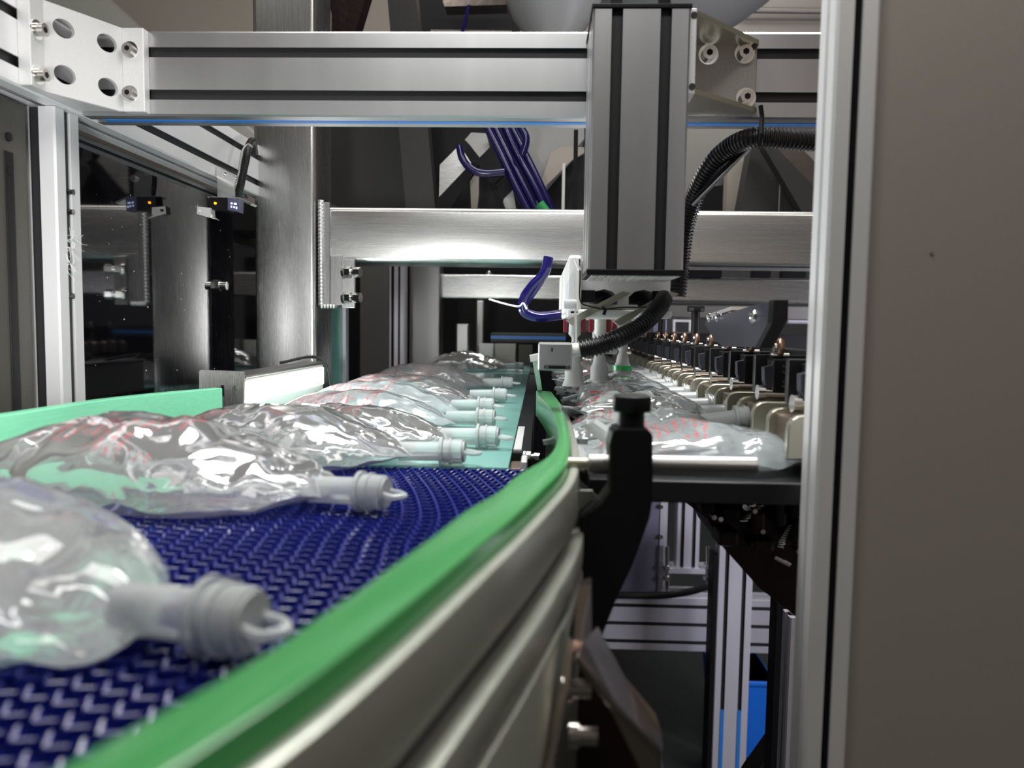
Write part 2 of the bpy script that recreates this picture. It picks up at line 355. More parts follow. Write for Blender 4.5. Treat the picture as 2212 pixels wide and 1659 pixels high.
# corner bracket on the crossbeam's left end
def bracket_left():
    t = thing('corner_bracket', 'bright cast corner bracket with four oval holes at the upper left end of the crossbeam', 'bracket', (XL, YB, ZB))
    z0, z1 = ZB+.001, ZB+.079
    xa = XL; ya, yb = .674, .693
    # flange on the side beam
    obj('flange', box(BM(), (xa, ya, z0), (xa+.0115, yb+.004, z1), .0008), 'cast', t)
    xb0, xb1 = PY(265, 160, YB-.01).x, PY(312, 160, YB-.01).x
    obj('flange', box(BM(), (xb0, YB-.0105, z0), (xb1, YB, z1), .0008), 'cast', t)
    # diagonal web with four oval holes (a grid with the holes cut out)
    p0 = V((xa+.0105, yb-.002, z0)); p1 = V((xb0, YB-.010, z0)); e = (p1-p0); L = e.length; e.normalize(); nrm = V((e.y, -e.x, 0)).normalized()
    H = z1-z0; holes = []
    for cu in (.26, .80):
        for cz in (.245, .76): holes.append((cu*L, cz*H, .0100, .0082))
    bm = BM(); NU, NZ = 2, 2; th = .004
    ubr = [0, .53*L, L]; zbr = [0, .5*H, H]
    for iu in range(2):
        for iz in range(2):
            ua, ub, za, zb_ = ubr[iu], ubr[iu+1], zbr[iz], zbr[iz+1]
            hx = next(hh for hh in holes if ua < hh[0] < ub and za < hh[1] < zb_); n = 24
            ring = [(hx[0]+hx[2]*math.cos(2*math.pi*k/n), hx[1]+hx[3]*math.sin(2*math.pi*k/n)) for k in range(n)]
            outer = []
            for k in range(n):
                a = 2*math.pi*k/n; dx, dz = math.cos(a), math.sin(a); ts = []
                if dx > 1e-6: ts.append((ub-hx[0])/dx)
                if dx < -1e-6: ts.append((ua-hx[0])/dx)
                if dz > 1e-6: ts.append((zb_-hx[1])/dz)
                if dz < -1e-6: ts.append((za-hx[1])/dz)
                tt = min(ts); outer.append((hx[0]+dx*tt, hx[1]+dz*tt))
            # corners: snap the nearest outer point
            for cu_, cz_ in ((ua, za), (ub, za), (ua, zb_), (ub, zb_)):
                kk = min(range(n), key=lambda k: (outer[k][0]-cu_)**2+(outer[k][1]-cz_)**2); outer[kk] = (cu_, cz_)
            def P(u, z, d): return p0+e*u+Z_*z-nrm*d
            R = [[bm.verts.new(P(u, z, d)) for u, z in pts] for pts, d in ((outer, 0), (ring, 0), (ring, th), (outer, th))]
            for a, b in ((0, 1), (1, 2), (2, 3)):
                for k in range(n): bm.faces.new((R[a][k], R[a][(k+1) % n], R[b][(k+1) % n], R[b][k]))
    obj('web_plate', bm, 'cast', t)
    for zz in (z0+.002, z1-.005):
        bm = prism(BM(), [V((xa+.002, yb, zz)), V((xb0+.004, YB-.004, zz)), V((xa+.002, YB-.004, zz))], (0, 0, .003)); obj('gusset', bm, 'cast', t)
    for px, py in ((281, 108), (281, 203)):
        c = PY(px, py, YB-.0105); socket_bolt(t, c, (0, -1, 0), .0052, .006, 'cast_dark')
    for px, py in ((78, 62), (80, 160)):
        c = PX(px, py, xa+.0115); c = V((xa+.0115, .6825, PY(px, py, .68).z)); socket_bolt(t, c, (1, 0, 0), .0055, .008, 'bolt')
bracket_left()

# ------------------------------------------------------------------ central hanging post
YP = .683
a = PY(1283, 15, YP); b = PY(1490, 15, YP); bot = PY(1370, 592, YP).z; top = PY(1385, 18, YP).z
xm = (PY(1283, 15, YP).x+PY(1268, 585, YP).x)/2; XW = .0815; XC0 = xm
CP = thing('hanging_post', 'grey aluminium upright with two dark slots hanging in front of the crossbeam', 'post', (XC0, YP, bot))
obj('profile', extr((XC0, YP, bot+.004), X_, Y_, (0, 0, top-bot-.004), XW, .084, 2, 2), 'alu2', CP)
obj('slot_shade', slotfill((XC0, YP, bot+.004), X_, Y_, (0, 0, top-bot-.004), XW, .084, 2, 2), 'slot', CP)
obj('end_cap', box(BM(), (XC0-.001, YP-.001, top), (XC0+XW+.001, YP+.085, top+.004), .0008), 'black', CP)
obj('end_cap', box(BM(), (XC0-.001, YP-.001, bot-.001), (XC0+XW+.001, YP+.085, bot+.004), .0008), 'black', CP)
bm = BM()
for i in range(11):
    for j in range(7):
        box(bm, (XC0+.004+i*.007, YP+.004+j*.0115, bot-.0018), (XC0+.0095+i*.007, YP+.013+j*.0115, bot-.0009))
o = obj('cap_grille', bm, 'cast', CP); o['kind'] = 'stuff'
for px in (1334, 1440):
    x = PY(px, 5, YP).x; obj('strap', box(BM(), (x-.005, YP+.01, top+.003), (x+.005, YP+.016, top+.20)), 'black', CP)
# transverse profile under the post, end on to the camera
PB0 = PY(1243, 690, .80); PB1 = PY(1445, 607, .80)
x0, x1, z0, z1 = PB0.x, PB1.x, PY(1340, 668, .80).z, PY(1340, 600, .80).z
UB = thing('slide_rail_profile', 'pale hollow aluminium profile seen end on under the hanging post', 'profile', (x0, .79, z0))
def holed(x0, z0, x1, z1, Y, dep):
    w, h = x1-x0, z1-z0
    return [V((x0+p*w, Y, z0+q*h)) for p, q in ((0, 0), (.22, 0), (.22, .14), (.14, .14), (.14, .38), (.20, .55), (.30, .62), (.38, .55), (.44, .38), (.44, .14), (.30, .14), (.30, 0), (.66, 0), (.66, .14), (.56, .14), (.56, .38), (.62, .55), (.72, .62), (.80, .55), (.86, .38), (.86, .14), (.76, .14), (.76, 0), (1, 0), (1, 1), (0, 1))]
obj('profile', prism(BM(), holed(x0, z0, x1, z1, .79, 0), (0, .35, 0)), 'alu', UB)
obj('side_wall', box(BM(), (x0-.009, .775, z0-.008), (x0+.004, 1.14, z1+.02), .003), 'white', UB)
obj('base_flange', box(BM(), (x0-.009, .775, z0-.009), (x1, 1.14, z0-.001), .002), 'white', UB)
for px in (1300, 1400):
    p = PY(px, 640, .80); bm = BM(); prism(bm, [V((p.x+.018, .77, z0+.017)), V((p.x+.026, .77, z0+.015)), V((p.x-.030, .775, z0-.017)), V((p.x-.036, .775, z0-.012))], (0, .02, 0)); obj('guide_rib', bm, 'brass', UB)
obj('corner_block', box(BM(), (x0+.005, .783, z0+.006), (x0+.018, .79, z0+.018)), 'black', UB)
obj('corner_block', box(BM(), (x1-.018, .783, z0+.006), (x1-.005, .79, z0+.018)), 'black', UB)
# thin black wire and tie around the profile
t = thing('thin_cable', 'thin black wire looped round the white profile below the hanging post', 'cable', (0, .75, CZ))
obj('wire', tube(BM(), spline([PY(x, y, .765) for x, y in ((1252, 560), (1253, 600), (1252, 640), (1258, 656), (1280, 663), (1306, 668), (1340, 664), (1400, 663), (1438, 655))]), .0007, 8), 'black', t, True)
obj('cable_tie', tube(BM(), [PY(1300, 664, .763), PY(1308, 668, .763), PY(1304, 680, .763)], .0018, 8), 'black', t, True)

# ------------------------------------------------------------------ right bracket on beam
def bracket_right():
    t = thing('open_bracket', 'open worn cast bracket with three socket bolts between the hanging post and the crossbeam', 'bracket', (PY(1500, 240, YB).x, YB, ZB))
    xa = XC0+XW; xb = PY(1634, 170, YB-.008).x
    z0, z1 = PY(1600, 252, YB).z, PY(1600, 92, YB).z
    obj('back_plate', box(BM(), (xa, YB-.008, z0), (xb, YB, z1), .0008), 'cast_dark', t)
    yn = .690; zt, zb_ = PY(1510, 17, yn).z, PY(1510, 203, yn).z
    obj('side_plate', box(BM(), (xa, yn, zb_), (xa+.0065, YB-.006, zt), .0008), 'cast', t)
    for (za, zc) in ((z1-.004, zt-.003), (z0+.003, zb_+.003)):
        q = [V((xa, yn, zc)), V((xb, YB-.008, za)), V((xb, YB-.004, za)), V((xa, YB-.004, za*.5+zc*.5))]
        bm = prism(BM(), [V((xa+.004, yn, zc-.0022)), V((xb, YB-.012, za-.0022)), V((xb, YB-.004, za-.0022)), V((xa+.004, YB-.004, zc-.0022))], (0, 0, .0044)); obj('gusset', bm, 'brass', t)
    for px, py in ((1530, 118), (1608, 116), (1611, 212)):
        socket_bolt(t, PY(px, py, YB-.008), (0, -1, 0), .0062, .007, 'bolt')
    for c in ((xa+.004, yn, zt-.006), (xb-.003, YB-.012, z1-.006), (xa+.004, yn, zb_+.006)): obj('screw_hole', cyl(BM(), V(c)+V((0, -.0008, 0)), V(c)+V((0, .003, 0)), .0028, n=14), 'darkgrey', t, True)
bracket_right()

# cable tie hanging + big corrugated hose at the upper right
t = thing('large_corrugated_hose', 'thick black corrugated hose arching under the crossbeam at the upper right', 'hose', (PY(1640, 290, .76).x, .76, PY(1640, 290, .76).z))
yh = .80
obj('hose', hose([PY(x, y, yy) for x, y, yy in ((1462, 640, .84), (1470, 570, .84), (1480, 490, .83), (1503, 420, .82), (1535, 360, .80), (1578, 318, .78), (1630, 298, .76), (1700, 300, .755), (1760, 304, .755), (1850, 306, .755))], .0098, .0036), 'rubber', t, True)
obj('cable_tie', tube(BM(), [PY(1643, 228, .757), PY(1646, 250, .757), PY(1644, 290, .742), PY(1642, 312, .75)], .0022, 8), 'black', t, True)
t = thing('thin_chrome_rod', 'thin bright rod slanting down to the left under the upper right hose', 'rod', PY(1560, 380, .80))
obj('rod', cyl(BM(), PY(1496, 444, .80), PY(1632, 308, .77), .0018, n=10), 'chrome', t, True)
obj('sleeve', cyl(BM(), PY(1493, 441, .806), PY(1629, 304, .776), .0036, n=10), 'black', t, True)
t = thing('curved_corrugated_hose', 'black ribbed conduit curving up to the right from the small grey sensor bracket', 'hose', PY(1340, 720, .72))
obj('hose', hose([PY(x, y, yy) for x, y, yy in ((1252, 756, .70), (1290, 748, .70), (1330, 733, .70), (1370, 712, .71), (1402, 687, .72), (1425, 662, .74), (1434, 645, .78))], .0086, .0033, .18), 'rubber', t, True)
obj('end_fitting', cyl(BM(), PY(1232, 756, .70), PY(1254, 755, .70), .0060, n=18), 'white', t, True)

# ------------------------------------------------------------------ stainless column + beam
cx0 = PY(548, 500, 1.25).x; cx1 = PY(682, 500, 1.25).x
def rtube(x0, y0, x1, y1, z0, z1, r=.008, n=5):
    pts = []
    for cx, cy, a0 in ((x1-r, y1-r, 0), (x0+r, y1-r, 90), (x0+r, y0+r, 180), (x1-r, y0+r, 270)):
        for k in range(n+1):
            a = math.radians(a0+90*k/n); pts.append(V((cx+r*math.cos(a), cy+r*math.sin(a), z0)))
    return prism(BM(), pts, (0, 0, z1-z0))
def rbeam(x0, x1, y0, z0, y1, z1, r=.008, n=5):
    pts = []
    for cy, cz, a0 in ((y1-r, z1-r, 0), (y0+r, z1-r, 90), (y0+r, z0+r, 180), (y1-r, z0+r, 270)):
        for k in range(n+1):
            a = math.radians(a0+90*k/n); pts.append(V((x0, cy+r*math.cos(a), cz+r*math.sin(a))))
    return prism(BM(), pts, (x1-x0, 0, 0))
t = thing('steel_column', 'tall brushed stainless square column left of centre rising behind the crossbeam', 'column', (cx0, 1.25, 0))
obj('column', rtube(cx0, 1.25, cx1, 1.35, 0.02, 2.1), 'steel_v', t, True)
obj('foot_plate', box(BM(), (cx0-.03, 1.22, 0), (cx1+.03, 1.38, .02), .002), 'steel_v', t)
bz1 = PY(900, 449, 1.27).z; bz0 = PY(900, 569, 1.27).z; bx0 = PY(712, 500, 1.262).x
MB_ = thing('steel_crossbar', 'brushed stainless crossbar welded to the steel column and spanning the middle of the picture', 'beam', (bx0, 1.27, bz0))
obj('bar', rbeam(bx0, .62, 1.262, bz0, 1.352, bz1, .009), 'steel_h', MB_, True)
xe0, xe1 = PY(697, 500, 1.26).x, PY(714, 500, 1.26).x; ze = PY(700, 662, 1.26).z
obj('end_plate', box(BM(), (xe0, 1.256, ze), (xe1, 1.35, bz1+.006), .0015), 'steel_v', MB_)
obj('drop_plate', box(BM(), (xe1, 1.258, PY(740, 660, 1.26).z), (PY(742, 600, 1.26).x, 1.264, bz0+.01), .0008), 'steel_v', MB_)
obj('bolt_plate', box(BM(), (PY(740, 600, 1.26).x, 1.254, PY(740, 665, 1.26).z), (PY(768, 600, 1.26).x, 1.262, bz0+.004), .0006), 'steel_v', MB_)
wp = [PY(688, 432+i*2.0, 1.252) for i in range(115)]
obj('weld_bead', tube(BM(), [V((xe0-.001, 1.254, p.z)) for p in wp], .0045, 10, rf=lambda i: .0050 if i % 4 < 2 else .0040), 'weld', MB_, True)
obj('weld_bead', tube(BM(), [V((xe0-.001+i*.0012, 1.254, wp[-1].z-.001)) for i in range(22)], .004, 8, rf=lambda i: .0042 if i % 4 < 2 else .0034), 'weld', MB_, True)
for py in (588, 643):
    c = PY(752, py, 1.254); d = V((1, -.25, 0)).normalized()
    bm = BM(); cyl(bm, c-d*.008, c-d*.004, .0105, n=24); cyl(bm, c-d*.004, c+d*.006, .0095, n=6); cyl(bm, c+d*.006, c+d*.012, .0055, n=16); cyl(bm, c+d*.012, c+d*.022, .0082, n=6)
    obj('bolt', bm, 'chrome', MB_, True)

# ================================================================== CONVEYORS
ZBELT = CZ-.116; ZR = CZ-.076
inner = [(1158,843),(1180,868),(1198,900),(1206,935),(1200,962),(1180,988),(1120,1024),(1075,1062),(1009,1100),(940,1153),(875,1200),(785,1266),(700,1322),(600,1392),(480,1462),(330,1545),(120,1659),(-60,1755),(-300,1885)]
outer = [(1192,846),(1213,876),(1226,912),(1232,950),(1228,985),(1214,1015),(1172,1058),(1105,1120),(1030,1182),(960,1240),(875,1310),(775,1388),(650,1480),(500,1580),(370,1665),(150,1800),(-60,1925),(-320,2080)]
RI = spline([PZ(x, y, ZR) for x, y in inner], 5); RO = spline([PZ(x, y, ZR) for x, y in outer], 5)
def strip_wall(A, B, z0, z1, sm=True):
    """solid following two edge curves between two heights"""
    bm = BM(); rows = []
    for a, b in zip(A, B):
        rows.append([bm.verts.new((a.x, a.y, z1)), bm.verts.new((b.x, b.y, z1)), bm.verts.new((b.x, b.y, z0)), bm.verts.new((a.x, a.y, z0))])
    for r, s in zip(rows, rows[1:]):
        for k in range(4): bm.faces.new((r[k], r[(k+1) % 4], s[(k+1) % 4], s[k]))
    bm.faces.new(rows[0]); bm.faces.new(rows[-1][::-1]); return bm
def off(P, d):
    out = []
    for i, p in enumerate(P):
        t = (P[min(i+1, len(P)-1)]-P[max(i-1, 0)]); t.z = 0; t.normalize(); out.append(p+V((-t.y, t.x, 0))*d)
    return out
t = thing('guide_rail', 'curved bright green guide rail sweeping from the bottom left past the blue belt', 'rail', (RI[0].x, RI[0].y, ZR))
bm = strip_wall(RI, RO, ZR-.030, ZR); bevel_all(bm, .0012, 2); obj('rail', bm, 'green', t, True)
SW = thing('conveyor_side_frame', 'grey green curved steel side frame under the green guide rail', 'conveyor', (RO[0].x, RO[0].y, ZBELT))
o1 = off(RO, .0005); o2 = off(RO, .006); o3 = off(RO, .010); om = off(RO, -.006)
if (o2[20]-RI[20]).length < (RO[20]-RI[20]).length: o1 = off(RO, -.0005); o2 = off(RO, -.006); o3 = off(RO, -.010); om = off(RO, .006)
sgn = 1 if (off(RO, .006)[20]-RI[20]).length > (RO[20]-RI[20]).length else -1
o0 = off(RO, sgn*.0002)
obj('upper_channel', bevel_all(strip_wall(o0, o2, ZR-.034, ZR-.0075), .0015), 'sidewall', SW, True)
obj('wear_strip', strip_wall(om, o1, ZR-.0445, ZR-.0335), 'black', SW, True)
obj('side_plate', bevel_all(strip_wall(om, o3, ZR-.060, ZR-.044), .002), 'sidewall', SW, True)
obj('green_liner', strip_wall(om, o1, ZR-.0665, ZR-.0595), 'green', SW, True)
obj('lower_plate', bevel_all(strip_wall(om, o3, ZR-.20, ZR-.066), .002), 'sidewall', SW, True)
# left rail
lt = [PZ(x, y, CZ-.070) for x, y in ((481,838),(440,842),(370,848),(240,862),(120,880),(0,898))]
d = (lt[-1]-lt[-2]).normalized(); lt += [lt[-1]+d*.12+V((-.01, 0, 0)), lt[-1]+d*.35+V((-.07, 0, 0))]
LI = spline(lt, 5); LO = off(LI, .012)
if LO[5].x > LI[5].x: LO = off(LI, -.012)
t = thing('guide_rail', 'pale mint green guide rail at the left beside the dark glass door', 'rail', (LI[0].x, LI[0].y, ZBELT))
bm = strip_wall(LI, LO, ZBELT+.001, CZ-.070); bevel_all(bm, .0008, 1); obj('rail', bm, 'mint', t, True)
# blue modular belt
t = thing('blue_belt', 'dark blue modular plastic belt of interlocking wavy links in the foreground', 'belt', (-.2, .3, ZBELT))
def at_y(P, y):
    for a, b in zip(P, P[1:]):
        if (a.y-y)*(b.y-y) <= 0 and abs(a.y-b.y) > 1e-9: return a.lerp(b, (y-a.y)/(b.y-a.y))
    return P[-1] if abs(P[-1].y-y) < abs(P[0].y-y) else P[0]
def link_row(k, pitch=.0098):
    yr = .626-pitch*k; tilt = math.radians(min(14, k*pitch/.30*14))
    p0 = at_y(RI, yr); p0 = V((p0.x+.004, yr, ZBELT)); dr = V((-math.cos(tilt), math.sin(tilt), 0))
    L = .02
    for i in range(1, 120):
        q = p0+dr*(i*.005); lx = at_y(LI, q.y).x if q.y < LI[0].y else -.33
        if q.x < lx+.004: break
        L = i*.005
    n = int(L/.0029); nn = V((-dr.y, dr.x, 0)); pts = []
    ph = k % 4
    wav = (1, .35, -1, -.35)
    bm = BM(); prev = None
    for i in range(n):
        s = i*.0029; kk = (i+ph) % 4
        c = p0+dr*s+nn*(.0030*wav[kk]*1.1); zt = .0 if kk in (0, 2) else -.0014
        wv = nn*.0014+dr*(.0005 if kk in (1, 3) else 0)
        ring = [bm.verts.new(c-wv+V((0, 0, zt-.0045))), bm.verts.new(c-wv+V((0, 0, zt-.0006))), bm.verts.new(c-wv*.5+V((0, 0, zt))), bm.verts.new(c+wv*.5+V((0, 0, zt))), bm.verts.new(c+wv+V((0, 0, zt-.0006))), bm.verts.new(c+wv+V((0, 0, zt-.0045)))]
        if prev:
            for j in range(6): bm.faces.new((prev[j], prev[(j+1) % 6], ring[(j+1) % 6], ring[j]))
        else: bm.faces.new(ring)
        prev = ring
    bm.faces.new(prev[::-1])
    return bm
for k in range(64): obj('belt_link_row', link_row(k), 'blue', t, True)
obj('belt_underlay', strip_wall([p+V((-.001, 0, 0)) for p in RI if p.y < .63], [V((at_y(LI, min(p.y, LI[0].y)).x+.001 if p.y > LI[-1].y else LI[-1].x, p.y, 0)) for p in RI if p.y < .63], ZBELT-.012, ZBELT-.0062), 'blue', t)
# flat teal belt
TB0, TB1 = -.318, -.024
t = thing('flat_belt', 'smooth teal green flat belt carrying the fluid bags away from the camera', 'belt', (TB0, .632, ZBELT))
obj('belt', box(BM(), (TB0, .634, ZBELT-.004), (TB1, 2.26, ZBELT), .001), 'teal', t)
obj('roller', cyl(BM(), (TB0, .642, ZBELT-.012), (TB1, .642, ZBELT-.012), .0078, n=24), 'teal', t, True)
t = thing('belt_edge_rail', 'dark narrow aluminium edge rail along the right side of the teal belt', 'rail', (TB1, .7, ZBELT))
obj('edge_rail', box(BM(), (TB1+.001, .69, ZBELT-.03), (TB1+.018, 2.26, ZBELT+.003), .001), 'black', t)
obj('top_strip', box(BM(), (TB1+.002, .70, ZBELT+.003), (TB1+.009, .86, ZBELT+.0045)), 'alu', t)
obj('end_block', box(BM(), (TB1, .652, ZBELT-.022), (TB1+.013, .688, ZBELT-.004), .002), 'browncast', t)
obj('lug', box(BM(), (TB1+.010, .640, ZBELT-.012), (TB1+.015, .672, ZBELT+.004), .001), 'cast', t)
hb = V((TB1+.012, .68, ZBELT+.002)); hexbolt(t, hb, (1, -.3, 0), .0035, .004, 'chrome', .008)

def leg_frame(name, label, x0, x1, y0, y1, ztop, m='darkgrey'):
    t = thing(name, label, 'frame', (x0, y0, 0))
    for a, b in ((x0, y0), (x1-.03, y0), (x0, y1-.03), (x1-.03, y1-.03)):
        obj('leg', box(BM(), (a, b, 0), (a+.03, b+.03, ztop), .002), m, t)
    obj('top_frame', box(BM(), (x0, y0, ztop), (x1, y1, ztop+.03), .002), m, t)
leg_frame('conveyor_stand', 'dark stand under the teal flat belt', TB0+.01, TB1-.005, .70, 2.2, ZBELT-.064)
leg_frame('conveyor_stand', 'dark stand under the near blue belt', -.40, -.17, .10, .60, ZBELT-.064)

# ------------------------------------------------------------------ LED light bar and plate at left
LX = -.336
lz0 = PX(535, 884, LX).z; lz1 = PX(533, 826, LX).z
t = thing('light_bar', 'white glowing light bar lying along the left edge of the teal belt', 'lamp', (LX-.05, .88, lz0))
ye = PX(700, 815, LX).y
obj('housing', box(BM(), (LX-.028, .885, lz0-.01), (LX-.001, ye, lz1+.006), .003), 'offwhite', t)
obj('diffuser', box(BM(), (LX-.002, .89, lz0+.006), (LX+.001, ye-.005, lz1)), 'lamp', t)
obj('top_cover', box(BM(), (LX-.030, .882, lz1+.005), (LX+.003, ye+.002, lz1+.009), .001), 'steel_far', t)
obj('cord', tube(BM(), spline([V((LX-.03, 1.10, lz1+.012)), V((LX-.02, ye, lz1+.016)), V((LX-.002, ye+.015, lz1+.005)), V((LX+.004, ye+.02, lz0)), V((LX+.006, ye+.02, lz0-.03))]), .0022, 8), 'darkgrey', t, True)
area_l = area('bar_light', (LX+.006, 1.04, (lz0+lz1)/2), (LX+1, 1.04, (lz0+lz1)/2-.10), .30, .03, 2.2)
t = thing('steel_plate', 'small upright steel plate with a hole standing behind the mint rail end', 'plate', PY(478, 870, .90))
pp = [(430, 902), (430, 803), (433, 799), (523, 802), (527, 806), (527, 900)]
bm = ppoly(pp, .872, .002); obj('plate', bm, 'steel_v', t)
c = PY(507, 838, .8715); obj('screw', cyl(BM(), c, c+V((0, -.001, 0)), .0026, n=16), 'chrome', t, True)
obj('notch', box(BM(), PY(478, 856, .871), PY(484, 832, .8725)), 'black', t)
for xx, lbl in (((313, 400), 'small dark flat bracket at the foot of the reflected column'), ):
    t = thing('dark_ledge', 'black ledge along the base of the dark glass door behind the mint rail', 'ledge', (-.49, .75, CZ-.14))
    obj('ledge', box(BM(), (-.4925, .76, CZ-.14), (-.41, 1.24, CZ-.118), .002), 'black', t)
    obj('steel_foot', box(BM(), (-.47, .86, CZ-.117), (-.43, .90, CZ-.114)), 'steel_far', t)

# ------------------------------------------------------------------ optical sensor at the left
Xs = XL+.006
t = thing('optical_sensor', 'small black sensor with an orange light and display hanging under the side beam', 'sensor', PX(490, 440, Xs))
def xq(px0, py0, px1, py1, X, dx, bev=.0005):
    a = PX(px0, py0, X); b = PX(px1, py1, X)
    return box(BM(), (X, min(a.y, b.y), min(a.z, b.z)), (X+dx, max(a.y, b.y), max(a.z, b.z)), bev)
Ysn = PX(475, 400, Xs).y
obj('mount_plate', ppoly([(468, 358), (474, 358), (506, 378), (508, 425), (470, 425)], Ysn, .002), 'chrome', t)
obj('screw', cyl(BM(), PY(481, 373, Ysn), PY(481, 373, Ysn)+V((0, -.004, 0)), .004, n=16), 'chrome', t, True)
obj('screw', cyl(BM(), PY(505, 388, Ysn), PY(505, 388, Ysn)+V((0, -.005, 0)), .004, n=16), 'chrome', t, True)
obj('shelf_plate', ppoly([(448, 424), (518, 426), (545, 440), (540, 443), (515, 429), (448, 427)], Ysn-.004, .02), 'chrome', t)
obj('body', ppoly([(452, 426), (493, 427), (493, 456), (452, 452)], Ysn-.006, .02), 'black', t)
obj('display_window', ppoly([(492, 427), (516, 430), (515, 458), (492, 453)], Ysn-.007, .018), 'displayback', t)
for (a, b, c_, d_) in ((498, 437, 502, 441), (505, 438, 511, 442), (498, 444, 501, 448), (504, 445, 507, 449), (509, 446, 512, 451)):
    obj('digit', ppoly([(a, b), (c_, b+.6), (c_, d_+.6), (a, d_)], Ysn-.0078, .0008), 'display', t)
c = PY(465, 439, Ysn-.0065); bm = BM(); bmesh.ops.create_uvsphere(bm, u_segments=14, v_segments=8, radius=.0017, matrix=Matrix.Translation(c)); obj('indicator_light', bm, 'led', t, True)
obj('lower_block', ppoly([(426, 446), (455, 449), (456, 466), (466, 474), (425, 462)], Ysn-.01, .014), 'cast', t)
for a, b in ((432, 455), (457, 466)):
    obj('screw', cyl(BM(), PY(a, b, Ysn-.010), PY(a, b, Ysn-.0125), .002, n=12), 'chrome', t, True)
obj('cable_conduit', hose([PY(x, y, Yh) for x, y, Yh in ((512, 428, Ysn+.03), (520, 400, Ysn+.04), (530, 350, Ysn+.05), (538, 315, Ysn+.07), (546, 306, Ysn+.10), (550, 330, Ysn+.14))], .0055, .0026), 'rubber', t, True)
obj('loop_cord', tube(BM(), spline([PY(x, y, Ysn+.02) for x, y in ((508, 395), (516, 372), (522, 330), (534, 312), (545, 318))]), .0014, 8), 'cast_dark', t, True)

# ------------------------------------------------------------------ grey sensor bracket, acrylic guard, white arm
t = thing('slotted_bracket', 'small grey slotted box bracket at the far end of the green rail', 'bracket', PY(1200, 770, .69))
bm = pbox(1163, 741, 1236, 801, .69, .03, .0012); obj('box', bm, 'cast_dark', t); t.children[0].data.materials[0] = M['alu2']
obj('slot', pbox(1175, 789, 1232, 797, .6885, .0025, .0008), 'black', t)
for px in (1181, 1226): o = PY(px, 793, .688); obj('screw', cyl(BM(), o, o+V((0, .003, 0)), .0017, n=14), 'chrome', t, True)
obj('slit', pbox(1191, 751, 1194, 760, .6893, .001), 'black', t)
arm = obj('arm', prism(BM(), [PY(1150, 778, .72), PY(1161, 776, .72), PY(1171, 843, .90), PY(1161, 843, .90)], (.0, .006, .0)), 'white', t); lab(arm, 'thin white arm')
obj('arm_head', prism(BM(), [PY(1144, 768, .71), PY(1163, 764, .71), PY(1163, 778, .71), PY(1146, 782, .71)], (0, .012, 0)), 'white', t)
t = thing('acrylic_guard', 'clear acrylic edge plate with a white knob left of the hanging post', 'guard', PY(1235, 660, .73))
obj('plate', ppoly([(1224, 612), (1241, 578), (1243, 742), (1222, 728)], .735, .004), 'acrylic', t)
obj('front_strip', ppoly([(1240, 574), (1244, 574), (1247, 742), (1243, 742)], .728, .012), 'white', t)
c = PY(1219, 656, .73); obj('knob', cyl(BM(), c, c+V((.011, 0, 0)), .0045, n=18), 'portp', t, True)
obj('pin', cyl(BM(), PY(1243, 560, .72), PY(1252, 584, .72), .0012, n=8), 'white', t, True)

# ------------------------------------------------------------------ black clamp with knob, rod, arm
YC = .452
t = thing('clamp_block', 'black clamp block with a hand knob holding the steel rod beside the green rail', 'clamp', PY(1360, 1000, YC))
pts = [(1322, 935), (1330, 925), (1398, 925), (1411, 940), (1411, 1075), (1404, 1120), (1368, 1220), (1330, 1300), (1300, 1378), (1286, 1392), (1252, 1392), (1254, 1120), (1300, 1085), (1318, 1060), (1316, 960)]
obj('body', ppoly(pts, YC, .024, .0012), 'black', t)
def knob(c, r, h, n=8):
    bm = BM(); pr = []
    N_ = 64
    for zz, k in ((0, .93), (.12*h, 1), (.75*h, 1), (.92*h, .96), (h, .82)):
        pr.append([bm.verts.new(c+V((math.cos(2*math.pi*i/N_)*r*k*(1-.09*abs(math.cos(n/2*2*math.pi*i/N_))), math.sin(2*math.pi*i/N_)*r*k*(1-.09*abs(math.cos(n/2*2*math.pi*i/N_))), zz))) for i in range(N_)])
    for a, b in zip(pr, pr[1:]):
        for i in range(N_): bm.faces.new((a[i], a[(i+1) % N_], b[(i+1) % N_], b[i]))
    bm.faces.new(pr[0][::-1]); bm.faces.new(pr[-1]); return bm
kc = PY(1364, 888, YC+.012)
obj('knob', knob(kc, .0122, .0098, 6), 'black', t, True)
obj('knob_neck', cyl(BM(), kc+V((0, 0, -.0125)), kc+V((0, 0, .001)), .0078, n=28), 'black', t, True)
obj('threaded_stud', tube(BM(), [kc+V((0, 0, -.0125-i*.0003)) for i in range(12)], .004, 14, rf=lambda i: .0042 if i % 3 == 0 else .0037), 'brass', t, True)
for px in (1346, 1377): c = PY(px, 938, YC-.001); obj('set_screw', cyl(BM(), c+V((0, .004, 0)), c+V((0, .004, .003)), .0014, n=10), 'brass', t, True)
yr = YC+.012
t = thing('support_rod', 'horizontal round steel rod passing through the black clamp block', 'rod', PY(1440, 1003, yr))
ra = PY(1270, 1003, yr); rb = PY(1634, 1007, yr); rb.z = ra.z = (ra.z+rb.z)/2
obj('rod', bevel_all(cyl(BM(), ra, rb, .0058, n=36), .0006, 1), 'steel_far', t, True)
obj('threaded_end', tube(BM(), [V((ra.x-.014+i*.0004, yr, ra.z)) for i in range(36)], .004, 16, rf=lambda i: .0040 if i % 3 == 0 else .0034), 'brass', t, True)
